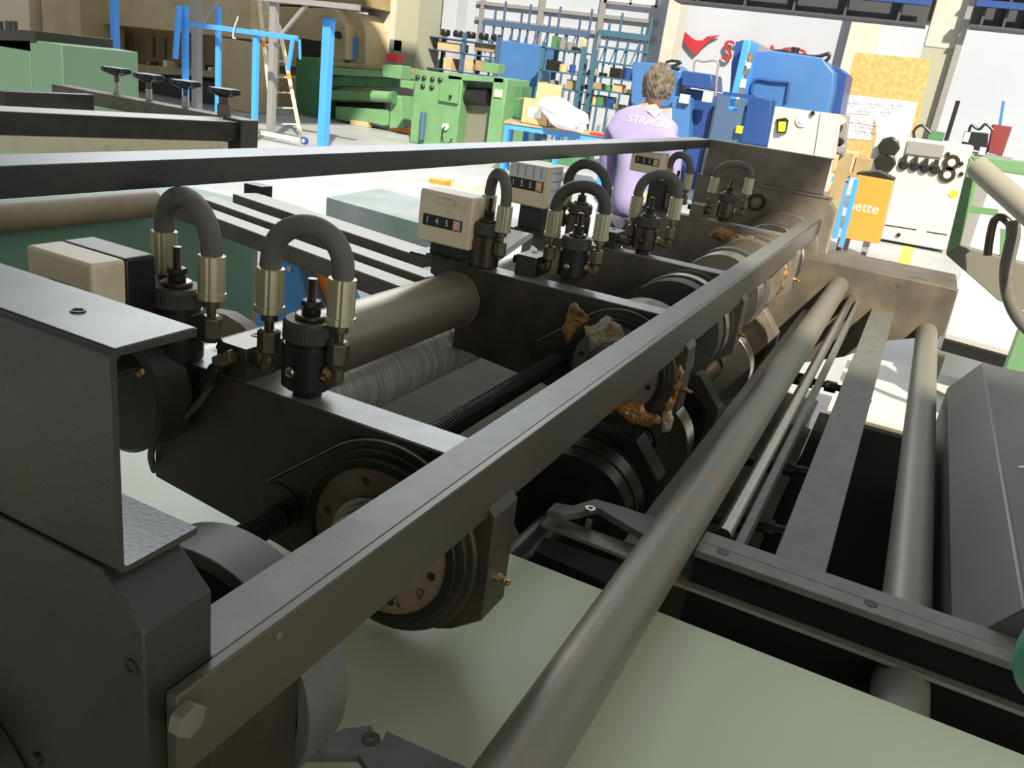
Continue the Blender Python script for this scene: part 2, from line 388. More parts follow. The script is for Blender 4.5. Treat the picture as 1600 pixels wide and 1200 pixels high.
# angle rail across the back, square front rail
t = thing('angle_rail', 'long black angle iron rail running along the back of the machine at the top', 'steel rail', (1.9, .81, 1.463))
k = MB(); k.prism([(.81, 1.463), (.81, 1.495), (.872, 1.495), (.872, 1.491), (.8145, 1.491), (.8145, 1.463)], 'x', XN+.06, XF-.001)
k.build('angle_section', BLACK, t, bev=.0012)
k = MB(); k.box(XN+.06, XF-.001, .8105, .8715, 1.4951, 1.4958); k.build('dust_sheen_top', DUSTSHEEN, t)  # pale strip paints the rail top's sky sheen along with dust
t = thing('front_rail', 'long dusty grey steel angle rail crossing in front of the heads', 'steel rail', (1.9, .34, 1.2))
k = MB(); k.box(XN+.0525, XF-.002, .3275, .369, 1.2655, 1.2702); k.build('top_flange', BARM, t, bev=.0008)
k = MB(); k.prism([(.3185, 1.203), (.3185, 1.2690), (.3193, 1.2700), (.3273, 1.2700), (.3273, 1.203)], 'x', .290, XF-.002); k.build('side_flange', DARKRAIL, t, bev=.0006)  # side flange coloured darker than the top flange
q = at(283, 1118, 'y', .3185)
k = MB(); k.cyl((q.x, .3185, q.z), (q.x, .3085, q.z), .0115, 6, ph=.3); k.build('hex_bolt', LITDUST, t, bev=.0008)
for u, v in ((435, 993),):
    q = at(u, v, 'y', .3185); k = MB(); k.cyl((q.x, .3186, q.z), (q.x, .3178, q.z), .0035, 18); k.build('countersunk_screw', STEEL, t)

# head plates ---------------------------------------------------------------
HX = [.71, 1.50, 2.01, 2.90]
def circ(cy, cz, r, a0, a1, n): return [(cy+r*math.cos(math.radians(a0+(a1-a0)*i/n)), cz+r*math.sin(math.radians(a0+(a1-a0)*i/n))) for i in range(n+1)]
labs = ['near black cutting head plate with the marked hub, standing over the pale green sheet',
        'second dark head plate, the one with the large grey tube entering its face',
        'third dark head plate, between the second and the fourth head',
        'fourth head plate, lightened dusty brown, last one before the far end frame']
heads = []
for i, X in enumerate(HX):
    t = thing('cutting_head', labs[i], 'machine head', (X, .55, 1.03), 'cutting heads in line across the machine')
    mtl = (OILY, OILY, LITOILY, LITDUST)[i]  # farther heads made lighter to paint in brighter fill and haze
    yl = .813
    prof = [(yl, PT), (.352, PT), (.325, 1.222), (.310, 1.205), (.309, 1.073), (.345, 1.045), (.365, 1.036), (.46, 1.032), (.60, 1.056), (yl, 1.078)]
    if i: prof = [(.887, PT), (.352, PT), (.325, 1.222), (.310, 1.205), (.309, 1.073), (.345, 1.045), (.365, 1.036), (.46, 1.032), (.60, 1.056), (yl, 1.078), (yl, 1.19), (.887, 1.225)]
    k = MB(); k.prism(prof, 'x', X, X+.056); pl = k.build('head_plate', mtl, t, bev=.0015)
    k = MB(); k.box(X+.003, X+.053, .375, .80 if i == 0 else .875, PT, PT+.0008); k.build('pale_plate_top', PLATETOP, pl)  # thin paler layer on the plate's top face
    # raised boss: hull of the small screw disc and the big hub
    bp = circ(AY, AZ, .119, 51, 297, 40) + circ(.594, 1.118, .034, -63, 51, 12)
    k = MB(); k.prism(bp, 'x', X-.008, X+.001); k.build('raised_boss', mtl, pl, bev=.003)
    for nm_, seg_ in (('worn_edge', [(.594+.034*math.cos(math.radians(51)), 1.118+.034*math.sin(math.radians(51)))]+circ(AY, AZ, .119, 51, 112, 14)),):
        k = MB(); k.tube([Vector((X-.0085, a_, b__)) for a_, b__ in seg_ if a_ > .36], .0013, 8); k.build(nm_, PLATETOP, pl)
    k = MB(); k.cyl((X-.011, .592, 1.119), (X-.007, .592, 1.119), .030, 40); sd_ = k.build('screw_cover', mtl, t, bev=.001)
    for a in (20, 140, 260):
        q = Vector((X-.0112, .592+.023*math.cos(math.radians(a)), 1.119+.023*math.sin(math.radians(a))))
        k = MB(); k.cyl(q, q+Vector((.001, 0, 0)), .003, 12); k.build('screw', DKPL, sd_)
    # bearing housing rings
    k = MB(); k.tubering((X-.014, AY, AZ), (1, 0, 0), .012, .100, .1095, 72); k.build('outer_ring', mtl, t, bev=.001)
    k = MB(); k.tubering((X-.024, AY, AZ), (1, 0, 0), .020, .090, .102, 72); k.build('seal_ring', THREAD if i < 2 else RUBBER2, t, bev=.002)
    k = MB(); k.tubering((X-.020, AY, AZ), (1, 0, 0), .014, .040, .0905, 72); cap = k.build('bearing_cap', CAPM if i < 1 else LITDUST, t, bev=.0008)
    for a in range(0, 360, 60):
        q = Vector((X-.0203, AY+.074*math.cos(math.radians(a+12)), AZ+.074*math.sin(math.radians(a+12))))
        k = MB(); k.cyl(q, q+Vector((.001, 0, 0)), .0055, 16); k.build('cap_screw', DSTEEL, cap)
    k = MB(); k.lathe((X-.060, AY, AZ), (1, 0, 0), [(0, .040), (.010, .043), (.0102, .048), (.022, .048), (.0222, .052), (.030, .052), (.0302, .058), (.046, .058)], 48)
    k.build('hub_sleeve', STEEL, t)
    # grease nipple on the right edge
    q = Vector((X+.026, .3095, 1.118))
    k = MB(); k.cyl(q, q+Vector((0, -.006, -.001)), .0058, 6); k.lathe(q+Vector((0, -.006, -.001)), (0, -1, -.15), [(0, .004), (.005, .0042), (.006, .003), (.009, .004), (.011, .0035), (.012, .0015)], 14)
    k.build('grease_nipple', BRASS, t)
    # lower bearing housing
    k = MB(); lo = [(AY+r*math.cos(math.radians(a)), LZ+r*math.sin(math.radians(a))) for a, r in ((22, .138), (62, .142), (118, .142), (158, .138), (202, .138), (242, .142), (298, .142), (338, .138))]
    k.prism(lo, 'x', X, X+.056); lp = k.build('lower_housing', mtl, t, bev=.002)
    k = MB(); k.tubering((X-.012, AY, LZ), (1, 0, 0), .012, .02, .105, 48); k.build('lower_cap', DSTEEL, lp, bev=.001)
    q = Vector((X+.028, AY-.130, LZ-.0)); k = MB(); k.cyl(q, q+Vector((0, -.010, 0)), .006, 6); k.cyl(q+Vector((0, -.01, 0)), q+Vector((0, -.018, 0)), .004, 10); k.build('grease_nipple', BRASS, lp)
    heads.append(t)
    if i == 0:   # ink marks on the cap: painted strokes, a thin layer
        for a, r, s in ((-18, .072, .014), (-40, .075, .012), (-62, .072, .014), (-85, .074, .012), (-105, .073, .012), (-135, .073, .012)):
            q = Vector((X-.0206, AY+r*math.cos(math.radians(180+a+170)), AZ+r*math.sin(math.radians(180+a+170))))
            k = MB(); an = random.uniform(0, 3)
            pts = [q+Vector((0, math.cos(an+j*1.1)*s*(.3+.5*(j % 2)), math.sin(an+j*1.3)*s*(.4+.4*(j % 2)))) for j in range(5)]
            k.tube(pts, .0011, 6); k.build('ink_mark', INK, cap)

# arbors (shafts) along the machine, upper and lower
k = MB(); k.cyl((.30, AY, AZ), (3.44, AY, AZ), .029, 32); tag(k.build('arbor_shaft', DSTEEL), 'dark upper arbor shaft passing through the hubs of all heads', 'shaft')
k = MB(); k.cyl((.30, AY, LZ), (3.44, AY, LZ), .034, 32)
tag(k.build('arbor_shaft', DSTEEL), 'dark lower arbor shaft below the sheet line, under the upper shaft', 'shaft')
def disc(nm, x0, x1, cy, cz, r, m, lab, cat, group=None, bore=.036, groove=None):
    t = thing(nm, lab, cat, (x0, cy, cz-r), group)
    k = MB(); k.tubering((x0, cy, cz), (1, 0, 0), x1-x0, bore, r, 96); k.build('rim', m, t, bev=.0012)
    if groove:
        k = MB(); k.tubering((x0-.001, cy, cz), (1, 0, 0), .002, bore+.008, r-.022, 64); k.build('hub_face', DSTEEL, t)
        q = Vector(((x0+x1)/2, cy+r*.30, cz+r*.953)); k = MB(); k.cyl(q, q+Vector((0, .0005, .0016)), .006, 18); k.build('pin_hole', DKPL, t)
    return t
disc('support_wheel', .428, .478, AY, AZ, .118, BARM, 'plain grey steel wheel just behind the near end frame', 'machine wheel', bore=.104)
disc('cutter_disc', 1.350, 1.392, AY, LZ, .124, DSTEEL, 'dark lower cutter disc with a bright worn rim right of the sheet edge', 'cutter disc', 'cutter discs on the arbors', groove=True)
disc('cutter_disc', 1.394, 1.438, AY, LZ, .127, DSTEEL, 'dark lower cutter disc pressed against the one with the worn rim', 'cutter disc', 'cutter discs on the arbors')
disc('cutter_disc', 1.60, 1.66, AY, AZ, .112, BROWNST, 'brown upper cutter disc behind the second head plate', 'cutter disc', 'cutter discs on the arbors')
disc('cutter_disc', 1.915, 1.945, AY, AZ, .122, STEEL, 'bright upper cutter disc just in front of the third head', 'cutter disc', 'cutter discs on the arbors')
disc('cutter_disc', 1.85, 1.90, AY, AZ, .118, RUBBER2, 'black faced upper disc between second and third head', 'cutter disc', 'cutter discs on the arbors')
disc('cutter_disc', 1.80, 1.86, AY, LZ, .115, STEEL, 'bright lower ring between the second and third head', 'cutter disc', 'cutter discs on the arbors')
disc('cutter_disc', 2.34, 2.42, AY, AZ, .116, STEEL, 'bright lit upper disc behind the third head', 'cutter disc', 'cutter discs on the arbors')
disc('cutter_disc', 2.44, 2.48, AY, AZ, .122, RUBBER2, 'black rubber faced disc beside the bright one behind the third head', 'cutter disc', 'cutter discs on the arbors')
disc('cutter_disc', 2.50, 2.56, AY, LZ+.01, .12, STEEL, 'lit lower ring under the black rubber faced disc', 'cutter disc', 'cutter discs on the arbors')
disc('cutter_disc', 3.12, 3.17, AY, AZ, .125, STEEL, 'thin bright disc next to the far end frame', 'cutter disc', 'cutter discs on the arbors')
disc('cutter_disc', 2.70, 2.76, AY, AZ, .118, LITDUST, 'greasy brown disc in front of the fourth head', 'cutter disc', 'cutter discs on the arbors')
k = MB(); k.cyl((XF-.06, AY, AZ), (XF-.001, AY, AZ), .145, 48); tag(k.build('flange_disc', LITDUST, bev=.003), 'round lit flange against the far end frame, behind the last disc', 'flange')

wt = [c for c in COL.objects if c.name == 'support_wheel'][0]
k = MB(); k.cyl((.456, AY, AZ), (.464, AY, AZ), .1045, 64); k.build('hollow_shade', THREAD, wt)  # black disc stands in for the shade inside the hollow wheel
# lead screw with real thread turns
def leadscrew(x0, x1, y, z, r, pitch, lab):
    k = MB(); prof = []; x = 0.0
    while x < x1-x0:
        prof += [(x, r*.86), (x+pitch*.3, r), (x+pitch*.6, r), (x+pitch*.9, r*.86)]; x += pitch
    k.lathe((x0, y, z), (1, 0, 0), prof, 20)
    return tag(k.build('lead_screw', THREAD), lab, 'threaded rod', 'lengths of the black lead screw')
leadscrew(.58, .705, .590, 1.105, .017, .0085, 'short black threaded rod in front of the near head plate')
leadscrew(.77, 1.495, .566, 1.112, .019, .008, 'long black threaded rod between the near and second head plates')
leadscrew(1.56, 2.005, .566, 1.112, .019, .008, 'black threaded rod between the second and third heads')
# big tie tubes on the left and scored roller
t = thing('tie_tube', 'large grey steel tube between the near head and the second head plate', 'steel tube', (1.1, .82, 1.12))
k = MB(); k.cyl((.78, .820, 1.182), (1.4995, .820, 1.182), .057, 56); k.build('tube', RAILM, t)
k = MB(); k.tubering((1.492, .820, 1.182), (1, 0, 0), .0075, .057, .061, 56); k.build('weld_collar', LITDUST, t)
k = MB(); k.cyl((.97, .868, 1.045), (1.72, .868, 1.045), .058, 64); tag(k.build('scored_roller', SCORED), 'light grey roller with many fine rings, below the large grey tube', 'roller')
k = MB()
for j in range(22):
    x = .985+j*.032+random.uniform(-.008, .008); k.tubering((x, .868, 1.045), (1, 0, 0), .0022, .0578, .0590, 56)
o = k.build('scored_ring', mat('bright score marks', (.72, .69, .62), .35, .3), None)
o.parent = [c for c in COL.objects if c.name == 'scored_roller'][0]; o.location = o.location - o.parent.location; o['kind'] = 'stuff'
k = MB(); k.cyl((1.57, .820, 1.182), (2.0, .820, 1.182), .05, 40); tag(k.build('tie_tube', RAILM), 'dark tube between the second and third heads, behind the black valve', 'steel tube')
# dark gearbox cylinder behind the channel
t = thing('screw_motor', 'black round motor cap showing between channel and near head plate', 'motor', (.60, .80, 1.14))
cc = Vector((.60, .805, 1.205))
k = MB(); k.lathe((.652, .815, 1.215), (1, 0, 0), [(0, .072), (.005, .078), (.050, .078), (.056, .072)], 56); k.build('cap', BLACK, t)
q = Vector((.648, .766, 1.258)); k = MB(); k.cyl(q, q+Vector((.004, 0, 0)), .0065, 6); k.build('hex_screw', BRASS, t)
# lubrication hose going down the plate face
t = thing('grease_hose', 'black hose dropping from the manifold down the face of the near head plate', 'hose', (.70, .70, 1.18))
ps = [at(330, 600, 'x', .698), at(305, 635, 'x', .697), at(270, 665, 'x', .694), at(243, 690, 'x', .690), at(236, 712, 'x', .700), at(241, 735, 'x', .72)]
def smooth(ps, n=6):
    out = []
    P = [ps[0]]+list(ps)+[ps[-1]]
    for i in range(1, len(P)-2):
        for j in range(n):
            tt = j/n; a, b, c, d = P[i-1], P[i], P[i+1], P[i+2]
            out.append(.5*((2*b)+(c-a)*tt+(2*a-5*b+4*c-d)*tt*tt+(-a+3*b-3*c+d)*tt**3))
    out.append(P[-2]); return out
k = MB(); k.tube(smooth([Vector(p) for p in ps]), .0045, 12); k.build('hose', RUBBER2, t)
k = MB(); k.bar(at(340, 572, 'x', .698), at(318, 607, 'x', .698), .015, .015, (1, 0, 0)); k.build('elbow_fitting', THREAD, t, bev=.003)
k = MB(); k.cyl(at(338, 566, 'x', .700), at(364, 556, 'x', .704), .009, 6); k.build('hex_fitting', NUTM, t, bev=.001)

# valves --------------------------------------------------------------------
def make_valve(X, Y, lab, plug=True, neck=True, bm=THREAD):
    t = thing('needle_valve', lab, 'valve', (X, Y, PT+.001), 'round valves on top of the head plates')
    z0 = PT+.001
    k = MB(); k.cyl((X, Y, z0), (X, Y, z0+.014), .018, 6, ph=.4); k.build('hex_neck', THREAD, t, bev=.001)
    b0 = .010 if neck else 0
    k = MB(); k.lathe((X, Y, z0), (0, 0, 1), [(b0, .026), (b0+.004, .0308), (.063, .0308), (.065, .0295)], 48); b = k.build('body', bm, t)
    if plug:
        k = MB(); k.sphere((X-.0300, Y+.002, z0+.035), .0072, (.7, 1, 1)); k.build('screw_plug', STEEL if bm is THREAD else DSTEEL, b)
        k = MB(); k.tubering((X-.0315, Y+.002, z0+.035), (1, 0, 0), .004, .0072, .0092, 24); k.build('plug_seat', bm, b)
    k = MB(); k.lathe((X, Y, z0), (0, 0, 1), [(.063, .0275), (.071, .0275)], 40); k.build('groove_ring', DKPL, t)
    # knurled cap: alternating ribs
    n = 120; R = []
    for zz, r, kn in ((.0695, .0285, 0), (.0710, .0312, 1), (.0895, .0312, 1), (.0915, .0295, 0), (.0945, .0280, 0), (.0948, .004, 0)):
        R.append([Vector((X+(r-(.0006 if kn and i % 2 else 0))*math.cos(2*math.pi*i/n), Y+(r-(.0006 if kn and i % 2 else 0))*math.sin(2*math.pi*i/n), z0+zz)) for i in range(n)])
    k = MB(); k.rings(R); k.build('knurled_cap', KNURL, t)
    k = MB(); k.lathe((X, Y, z0), (0, 0, 1), [(.0946, .0170), (.0965, .0182), (.0990, .0182), (.1005, .0165)], 36); k.build('washer', BROWNST, t)
    for j in range(2):
        k = MB(); k.cyl((X, Y, z0+.1003+j*.0085), (X, Y, z0+.1080+j*.0085), .0118, 6, ph=.3+.5*j); k.build('lock_nut', THREAD, t, bev=.0009)
    k = MB(); pr_ = []; z = .1165
    while z < .142: pr_ += [(z, .0055), (z+.0008, .0050), (z+.0016, .0055)]; z += .0016
    k.lathe((X, Y, z0), (0, 0, 1), pr_, 14); k.build('threaded_stud', BROWNST, t)
    return t
VA = [(.737, .588), (1.535, .588), (2.055, .596), (2.955, .592)]
VB = [(.715, .775), (1.530, .778), (2.035, .775), (2.93, .775)]
VA[1] = (1.585, .600)
nmA = ['black round valve on the near head plate with a bright ball plug',
       'black round valve on the second head plate, beside the front rail',
       'brown round valve on the third head plate, nearest the front rail',
       'small brown round valve on the fourth head plate, nearest the big hex nut']
nmB = ['black round valve on the near head, between the grey counter box and the manifold',
       'brown round valve beside the cream counter box of the second head',
       'brown round valve on the third head, hidden behind the thick front hose',
       'brown round valve of the fourth head, below the cream counter box']
for i in range(4):
    make_valve(*VA[i], nmA[i], True, True, THREAD if i < 2 else BROWNST)
    make_valve(*VB[i], nmB[i], False, False, THREAD if i == 0 else BROWNST)

def leg(k_parent, q, tilt, sc=1.0, m2=None):
    """crimped ferrule, neck and hex nut hanging below hose end q along tilt"""
    d = Vector(tilt).normalized()
    k = MB(); n = 36
    def rr(i, r, kn): return r-(.0013 if kn and (i % 6 == 0) else 0)
    dd, u, v = basis(d)
    prof = ((-.001, .0130, 0), (0, .0158, 1), (.018, .0158, 1), (.044, .0158, 1), (.0445, .0172, 1), (.052, .0172, 1), (.054, .013, 0))
    R = [[q+dd*tt*sc+(u*math.cos(2*math.pi*i/n)+v*math.sin(2*math.pi*i/n))*rr(i, r, kn)*sc for i in range(n)] for tt, r, kn in prof]
    k.rings(R); f = k.build('crimp_ferrule', ZINC, k_parent)
    k = MB(); k.lathe(q, d, [(.053*sc, .010*sc), (.062*sc, .010*sc), (.063*sc, .0055*sc), (.076*sc, .0055*sc)], 18); k.build('hose_neck', NUTM, k_parent)
    k = MB(); k.lathe(q, d, [(.073*sc, .0100*sc), (.076*sc, .0135*sc), (.100*sc, .0135*sc), (.102*sc, .0110*sc), (.106*sc, .0100*sc)], 6, ph=.3); k.build('hex_nut', NUTM, k_parent, bev=.0007*sc)
    return q+d*.106*sc
def elbow(parent, p, target, m=NUTM, brass=True, r=.0085):
    p = Vector(p); e = p+Vector((0, 0, -.012)); tg = Vector(target)
    k = MB(); k.tube(smooth([p, e+Vector((0, 0, .003)), e+(tg-e)*.15+Vector((0, 0, -.004)), e+(tg-e)*.6, tg]), r, 12); k.build('elbow', m, parent)
    dv = (tg-e).normalized()
    k = MB(); k.lathe(tg-dv*.010, dv, [(0, .0115), (.007, .0115)], 6); k.build('union_nut', m, parent, bev=.0007)
    if brass:
        k = MB(); k.lathe(tg-dv*.004, dv, [(-.002, .0125), (.004, .0135)], 20); k.build('seal_ring', BRASS, parent)
def make_hose(A, B, top, lab, tgA, tgB, m=RUBBER, r=.0125, tA=(0, 0, -1), tB=(0, 0, -1), bulge=.006):
    A, B = Vector(A), Vector(B); tA = Vector(tA).normalized(); tB = Vector(tB).normalized()
    t = thing('jumper_hose', lab, 'hydraulic hose', ((A.x+B.x)/2, (A.y+B.y)/2, min(A.z, B.z)-.1), 'arched hoses over the valves')
    mid = (A+B)/2; hh = top-r-mid.z; pts = []
    for i in range(25):
        th = math.pi*i/24; c, s = math.cos(th), math.sin(th)
        p = mid+(A-mid)*c*(1+bulge/.05*s*.5); p.z = (A.z*(1+c)/2+B.z*(1-c)/2)+hh*(s**.85)
        pts.append(p)
    pts = [A+tA*.004]+pts+[B+tB*.004]
    k = MB(); k.tube(pts, r, 18); k.build('hose', m, t)
    a = leg(t, A, tA); b = leg(t, B, tB)
    if tgA: elbow(t, a, tgA)
    if tgB: elbow(t, b, tgB, brass=False)
    return t

make_hose((.735, .545, 1.410), (.722, .636, 1.404), 1.4729, 'thick dusty arched hose over the near black valve with the ball plug', (.735, .5575, 1.294), (.735, .668, 1.284))
make_hose((.713, .717, 1.402), (.745, .829, 1.405), 1.4695, 'thick dusty arched hose over the near valve beside the grey counter box', None, None, bulge=.0)
make_hose((1.583, .551, 1.408), (1.575, .652, 1.396), 1.466, 'dark arched hose in front of the second head, its ferrules clean yellow', (1.585, .569, 1.294), (1.585, .668, 1.284), RUBBER2)
make_hose((1.520, .739, 1.393), (1.560, .798, 1.402), 1.4612, 'narrow arched hose right of the cream counter box of the second head', None, None, r=.0115)
make_hose((2.055, .535, 1.410), (2.050, .633, 1.397), 1.471, 'thick arched hose over the brown valve of the third head', (2.055, .565, 1.294), (2.05, .668, 1.284))
make_hose((2.030, .709, 1.378), (2.050, .826, 1.389), 1.4643, 'dark arched hose behind the second front hose, right of the labelled box', None, None, RUBBER2)
make_hose((2.955, .534, 1.414), (2.940, .647, 1.399), 1.466, 'small arched hose standing against the far end frame', (2.955, .562, 1.294), (2.95, .668, 1.284))
make_hose((2.930, .737, 1.395), (2.960, .819, 1.402), 1.464, 'small arched hose just right of the farthest counter box', None, None)

# manifold blocks
for i, (X, lab) in enumerate(((.712, 'dark square manifold block between the two near valves'),
                              (1.535, 'dark manifold block on the second head, left of the front hose'),
                              (2.02, 'dark manifold block on the third head plate'),
                              (2.92, 'brown manifold block on the fourth head plate'))):
    t = thing('manifold_block', lab, 'manifold', (X+.035, .685, PT+.001), 'manifold blocks between the valves')
    k = MB(); k.box(X, X+.072, .661, .707, PT+.001, PT+.043); k.build('block', DSTEEL if i < 3 else LITDUST, t, bev=.001)
    k = MB(); k.tubering((X+.05, .69, PT+.0431), (0, 0, 1), .0008, .004, .0075, 24); k.build('socket_screw', DKPL, t)
    k = MB(); k.cyl((X+.026, .661, PT+.022), (X+.026, .652, PT+.022), .0095, 6); k.build('port_fitting', NUTM, t, bev=.0006)
    k = MB(); k.cyl((X+.02, .707, PT+.028), (X+.02, .720, PT+.028), .0095, 6); k.build('port_fitting', THREAD, t, bev=.0006)

# counters
def counter(nm, lab, X0, X1, y0, y1, z0, z1, m, digits=None, win=None, split=None, tiltz=0):
    t = thing(nm, lab, 'position counter', ((X0+X1)/2, (y0+y1)/2, z0), 'position counters of the cutting heads')
    if split:
        k = MB(); k.box(X0, X0+split, y0, y1, z0, z1); k.build('case_front', m, t, bev=.004, seg=3)
        k = MB(); k.box(X0+split+.0005, X1, y0+.001, y1-.001, z0+.001, z1-.0005); k.build('case_back', DKPL, t, bev=.003)
        k = MB(); k.box(X0+split+.002, X1-.004, y0+.004, y1-.004, z1-.0006, z1+.0006); k.build('top_plate', GREYPL, t)
    else:
        k = MB(); k.box(X0, X1, y0, y1, z0, z1); k.build('case', m, t, bev=.004, seg=3)
    W, Hh = y1-y0, z1-z0
    if digits:
        a, b_, c, d = win
        ya, yb = y1-W*b_, y1-W*a; za, zb = z1-Hh*d, z1-Hh*c
        k = MB(); k.box(X0-.0012, X0+.004, ya, yb, za, zb); wn = k.build('digit_window', DKPL, t, bev=.0006)
        n = len(digits); s = (zb-za)*.80
        for j, ch in enumerate(digits):
            yy = yb-(yb-ya)*(j+.5)/n
            if j == n-1:
                k = MB(); k.box(X0-.0020, X0-.001, yy-(yb-ya)/n*.36, yy+(yb-ya)/n*.36, za+.002, zb-.002); k.build('end_wheel', ORNUM, wn)
            text('digit', ch, WHITE, s, (X0-.0024, yy, (za+zb)/2), FACE, wn, wide=.8)
    # raised nameplate frame, worn
    yy = y1-W*.5; zz = z1-Hh*(.16 if digits else .38)
    k = MB()
    pw, ph = (.022, .006) if digits else (.016, .010)
    for s_ in (-1, 1):
        k.box(X0-.0006, X0+.001, yy-pw, yy+pw, zz+s_*ph-.0006, zz+s_*ph+.0006); k.box(X0-.0006, X0+.001, yy+s_*pw-.0006, yy+s_*pw+.0006, zz-ph, zz+ph)
    np_ = k.build('nameplate', GREYPL if digits else INK, t)
    return t
counter('counter_box', 'grey topped counter box with black back half, behind the near steel channel', .60, .688, .778, .885, 1.285, 1.393, CREAM, split=.045)
y0, y1, z0, z1 = ext(653, 298, 737, 384, 1.49)
counter('counter_box', 'cream counter box reading 1450, standing on the second head plate', 1.49, 1.56, y0, y1, z0, z1-.004, CREAM, '1450', (.10, .84, .46, .68))
y0, y1, z0, z1 = ext(793, 256, 856, 322, 1.97)
t3 = counter('counter_box', 'cream counter box with handwritten paper labels, on the third head', 1.97, 2.06, y0, y1, z0, z1, CREAM, '1550', (.04, .90, .36, .62))
k = MB(); k.box(1.9690, 1.9700, y0+.012, y1-.01, z1-.034, z1-.002); lb = k.build('paper_label', PAPER, t3)
for j in range(4):
    yy = y1-.025-j*.022; pts = [Vector((1.9686, yy+.003*math.sin(q*2.1+j), z1-.004-q*.0034)) for q in range(9)]
    k = MB(); k.tube(pts, .0007, 6); k.build('pen_mark', INK, lb)
k = MB(); k.box(1.985, 2.05, y0-.0008, y0, z0+.012, z1-.004); lb = k.build('paper_label', PAPER, t3)
for j in range(3):
    pts = [Vector((1.99+q*.007, y0-.0011, z1-.015-j*.022+.002*math.sin(q*2.3+j))) for q in range(9)]
    k = MB(); k.tube(pts, .0007, 6); k.build('pen_mark', BLUED, lb)
y0, y1, z0, z1 = ext(985, 238, 1036, 266, 2.88)
counter('counter_box', 'cream counter box reading 1350 in front of the worker, farthest of the counters', 2.88, 2.95, y0, y1, z0-.010, z1+.004, CREAM, '1350', (.14, .88, .28, .62))
# brackets carrying the counters
for i, (X, a, b_, z, lab) in enumerate(((.60, .79, .87, 1.285, 'black bracket plate carrying the grey topped counter box'), (1.50, .815, .915, 1.294, 'oily black bracket plate under the cream counter box of the second head'),
                             (2.0, .86, .95, 1.33, 'black bracket under the counter box with paper labels'), (2.90, .80, .88, 1.36, 'black bracket under the farthest counter box'))):
    t = thing('counter_bracket', lab, 'bracket', (X, (a+b_)/2, PT), 'counter brackets')
    k = MB(); k.box(X-.012, X+.09, a-.02, b_+.02, PT+.0005, PT+.006); k.build('base_plate', BLACK, t, bev=.001)
    k = MB(); k.box(X+.02, X+.07, a+.01, b_-.01, PT+.006, max(z-.002, PT+.02)); k.build('upright', BLACK, t, bev=.001)
    for j in range(3):
        q = Vector((X-.002, a+(b_-a)*(.2+.3*j), PT+.006)); k = MB(); k.cyl(q, q+Vector((0, 0, .004)), .005, 6); k.build('hex_screw', BROWNST, t)

# grease on the hubs: lumpy smears built on the plate faces
from mathutils import noise as NZ
def smear(X, cy, cz, ry, rz, th, m, lab, seed):
    k = MB(); na, nr = 72, 26; R = []
    sd_ = Vector((seed*3.7, seed*1.3, seed*2.1))
    for j in range(nr+1):
        f = j/nr; ring = []
        for i in range(na):
            a = 2*math.pi*i/na; d = Vector((math.cos(a), math.sin(a), 0))
            e = 1+.38*NZ.fractal(d*1.1+sd_, 1, 2, 4)
            rr = e*(1-f*.985); p = Vector((ry*rr*d.x, rz*rr*d.y, 0))
            q = p*38+sd_
            hgt = th*min(1, (1-(1-f)**3)*1.2)*(.55+.75*abs(NZ.fractal(q, 1, 2, 3))+.25*NZ.noise(q*3.1))
            if j == 0: hgt = -.0008
            ring.append(Vector((X-max(hgt, -.0008), cy+p.x, cz+p.y)))
        R.append(ring)
    k.rings(R); o = k.build('grease_smear', m)
    o.data.shade_smooth()
    return tag(o, lab, 'grease', 'grease smears on the heads')
smear(1.4775, AY+.028, AZ+.055, .045, .042, .006, GREASEP, 'milky brown grease lump on the hub of the second head, above the front rail', 3)
smear(1.492, AY+.10, AZ+.060, .028, .050, .003, GREASE, 'dark amber grease spatter left of the milky lump on the second head', 5)
smear(1.4775, AY-.055, AZ-.075, .050, .022, .009, GREASE, 'amber grease pooled at the lower hub edge of the second head', 7)
smear(1.4995, AY-.115, AZ-.010, .014, .050, .006, GREASE, 'amber grease run on the right corner of the second head plate', 9)
smear(1.4995, AY-.118, AZ-.078, .012, .025, .006, GREASEP, 'pale grease drip hanging below the second head corner', 10)
smear(2.8770, AY+.045, AZ+.070, .050, .040, .008, GREASE, 'amber grease on the fourth head hub above the front rail', 11)
smear(2.8770, AY-.055, AZ-.020, .060, .060, .012, GREASE, 'thick orange grease on the fourth head hub below the front rail', 13)
smear(2.8985, AY+.12, AZ+.085, .06, .022, .006, GREASE, 'brown grease streak along the fourth head plate face', 15)
random.seed(4)

# ------------------------------------------------------------------ right hand side: end block, pipes, holder beam
XB = 3.30
t = thing('end_block', 'dark steel end block at the far end where both round pipes stop', 'machine block', (3.46, .1, .6))
k = MB(); k.prism([(-.204, .965), (-.204, 1.130), (-.195, 1.138), (.50, 1.138), (.50, .62), (.10, .80), (-.03, .90)], 'x', XB, XF-.001); k.build('block', LITOILY, t, bev=.003)
k = MB(); k.prism([(-.204, .965), (-.204, 1.130), (-.195, 1.138), (.278, 1.138), (.278, .72), (.10, .80), (-.03, .90)], 'x', XF-.0008, 3.66); k.build('rear_block', LITOILY, t, bev=.003)
q = at(1405, 445, 'x', XB); k = MB(); k.cyl(q, q+Vector((-.002, 0, 0)), .011, 20); k.build('bolt_head', STEEL, t)
k = MB(); k.box(3.36, 3.365, -.10, -.04, 1.1382, 1.1390); k.build('scribe_mark', DKPL, t)
k = MB(); k.cyl((-.2, .185, 1.060), (XB, .185, 1.060), .0345, 64); tag(k.build('guide_pipe', RAILR), 'thick worn round pipe with rust spots crossing over the green sheet', 'steel pipe')
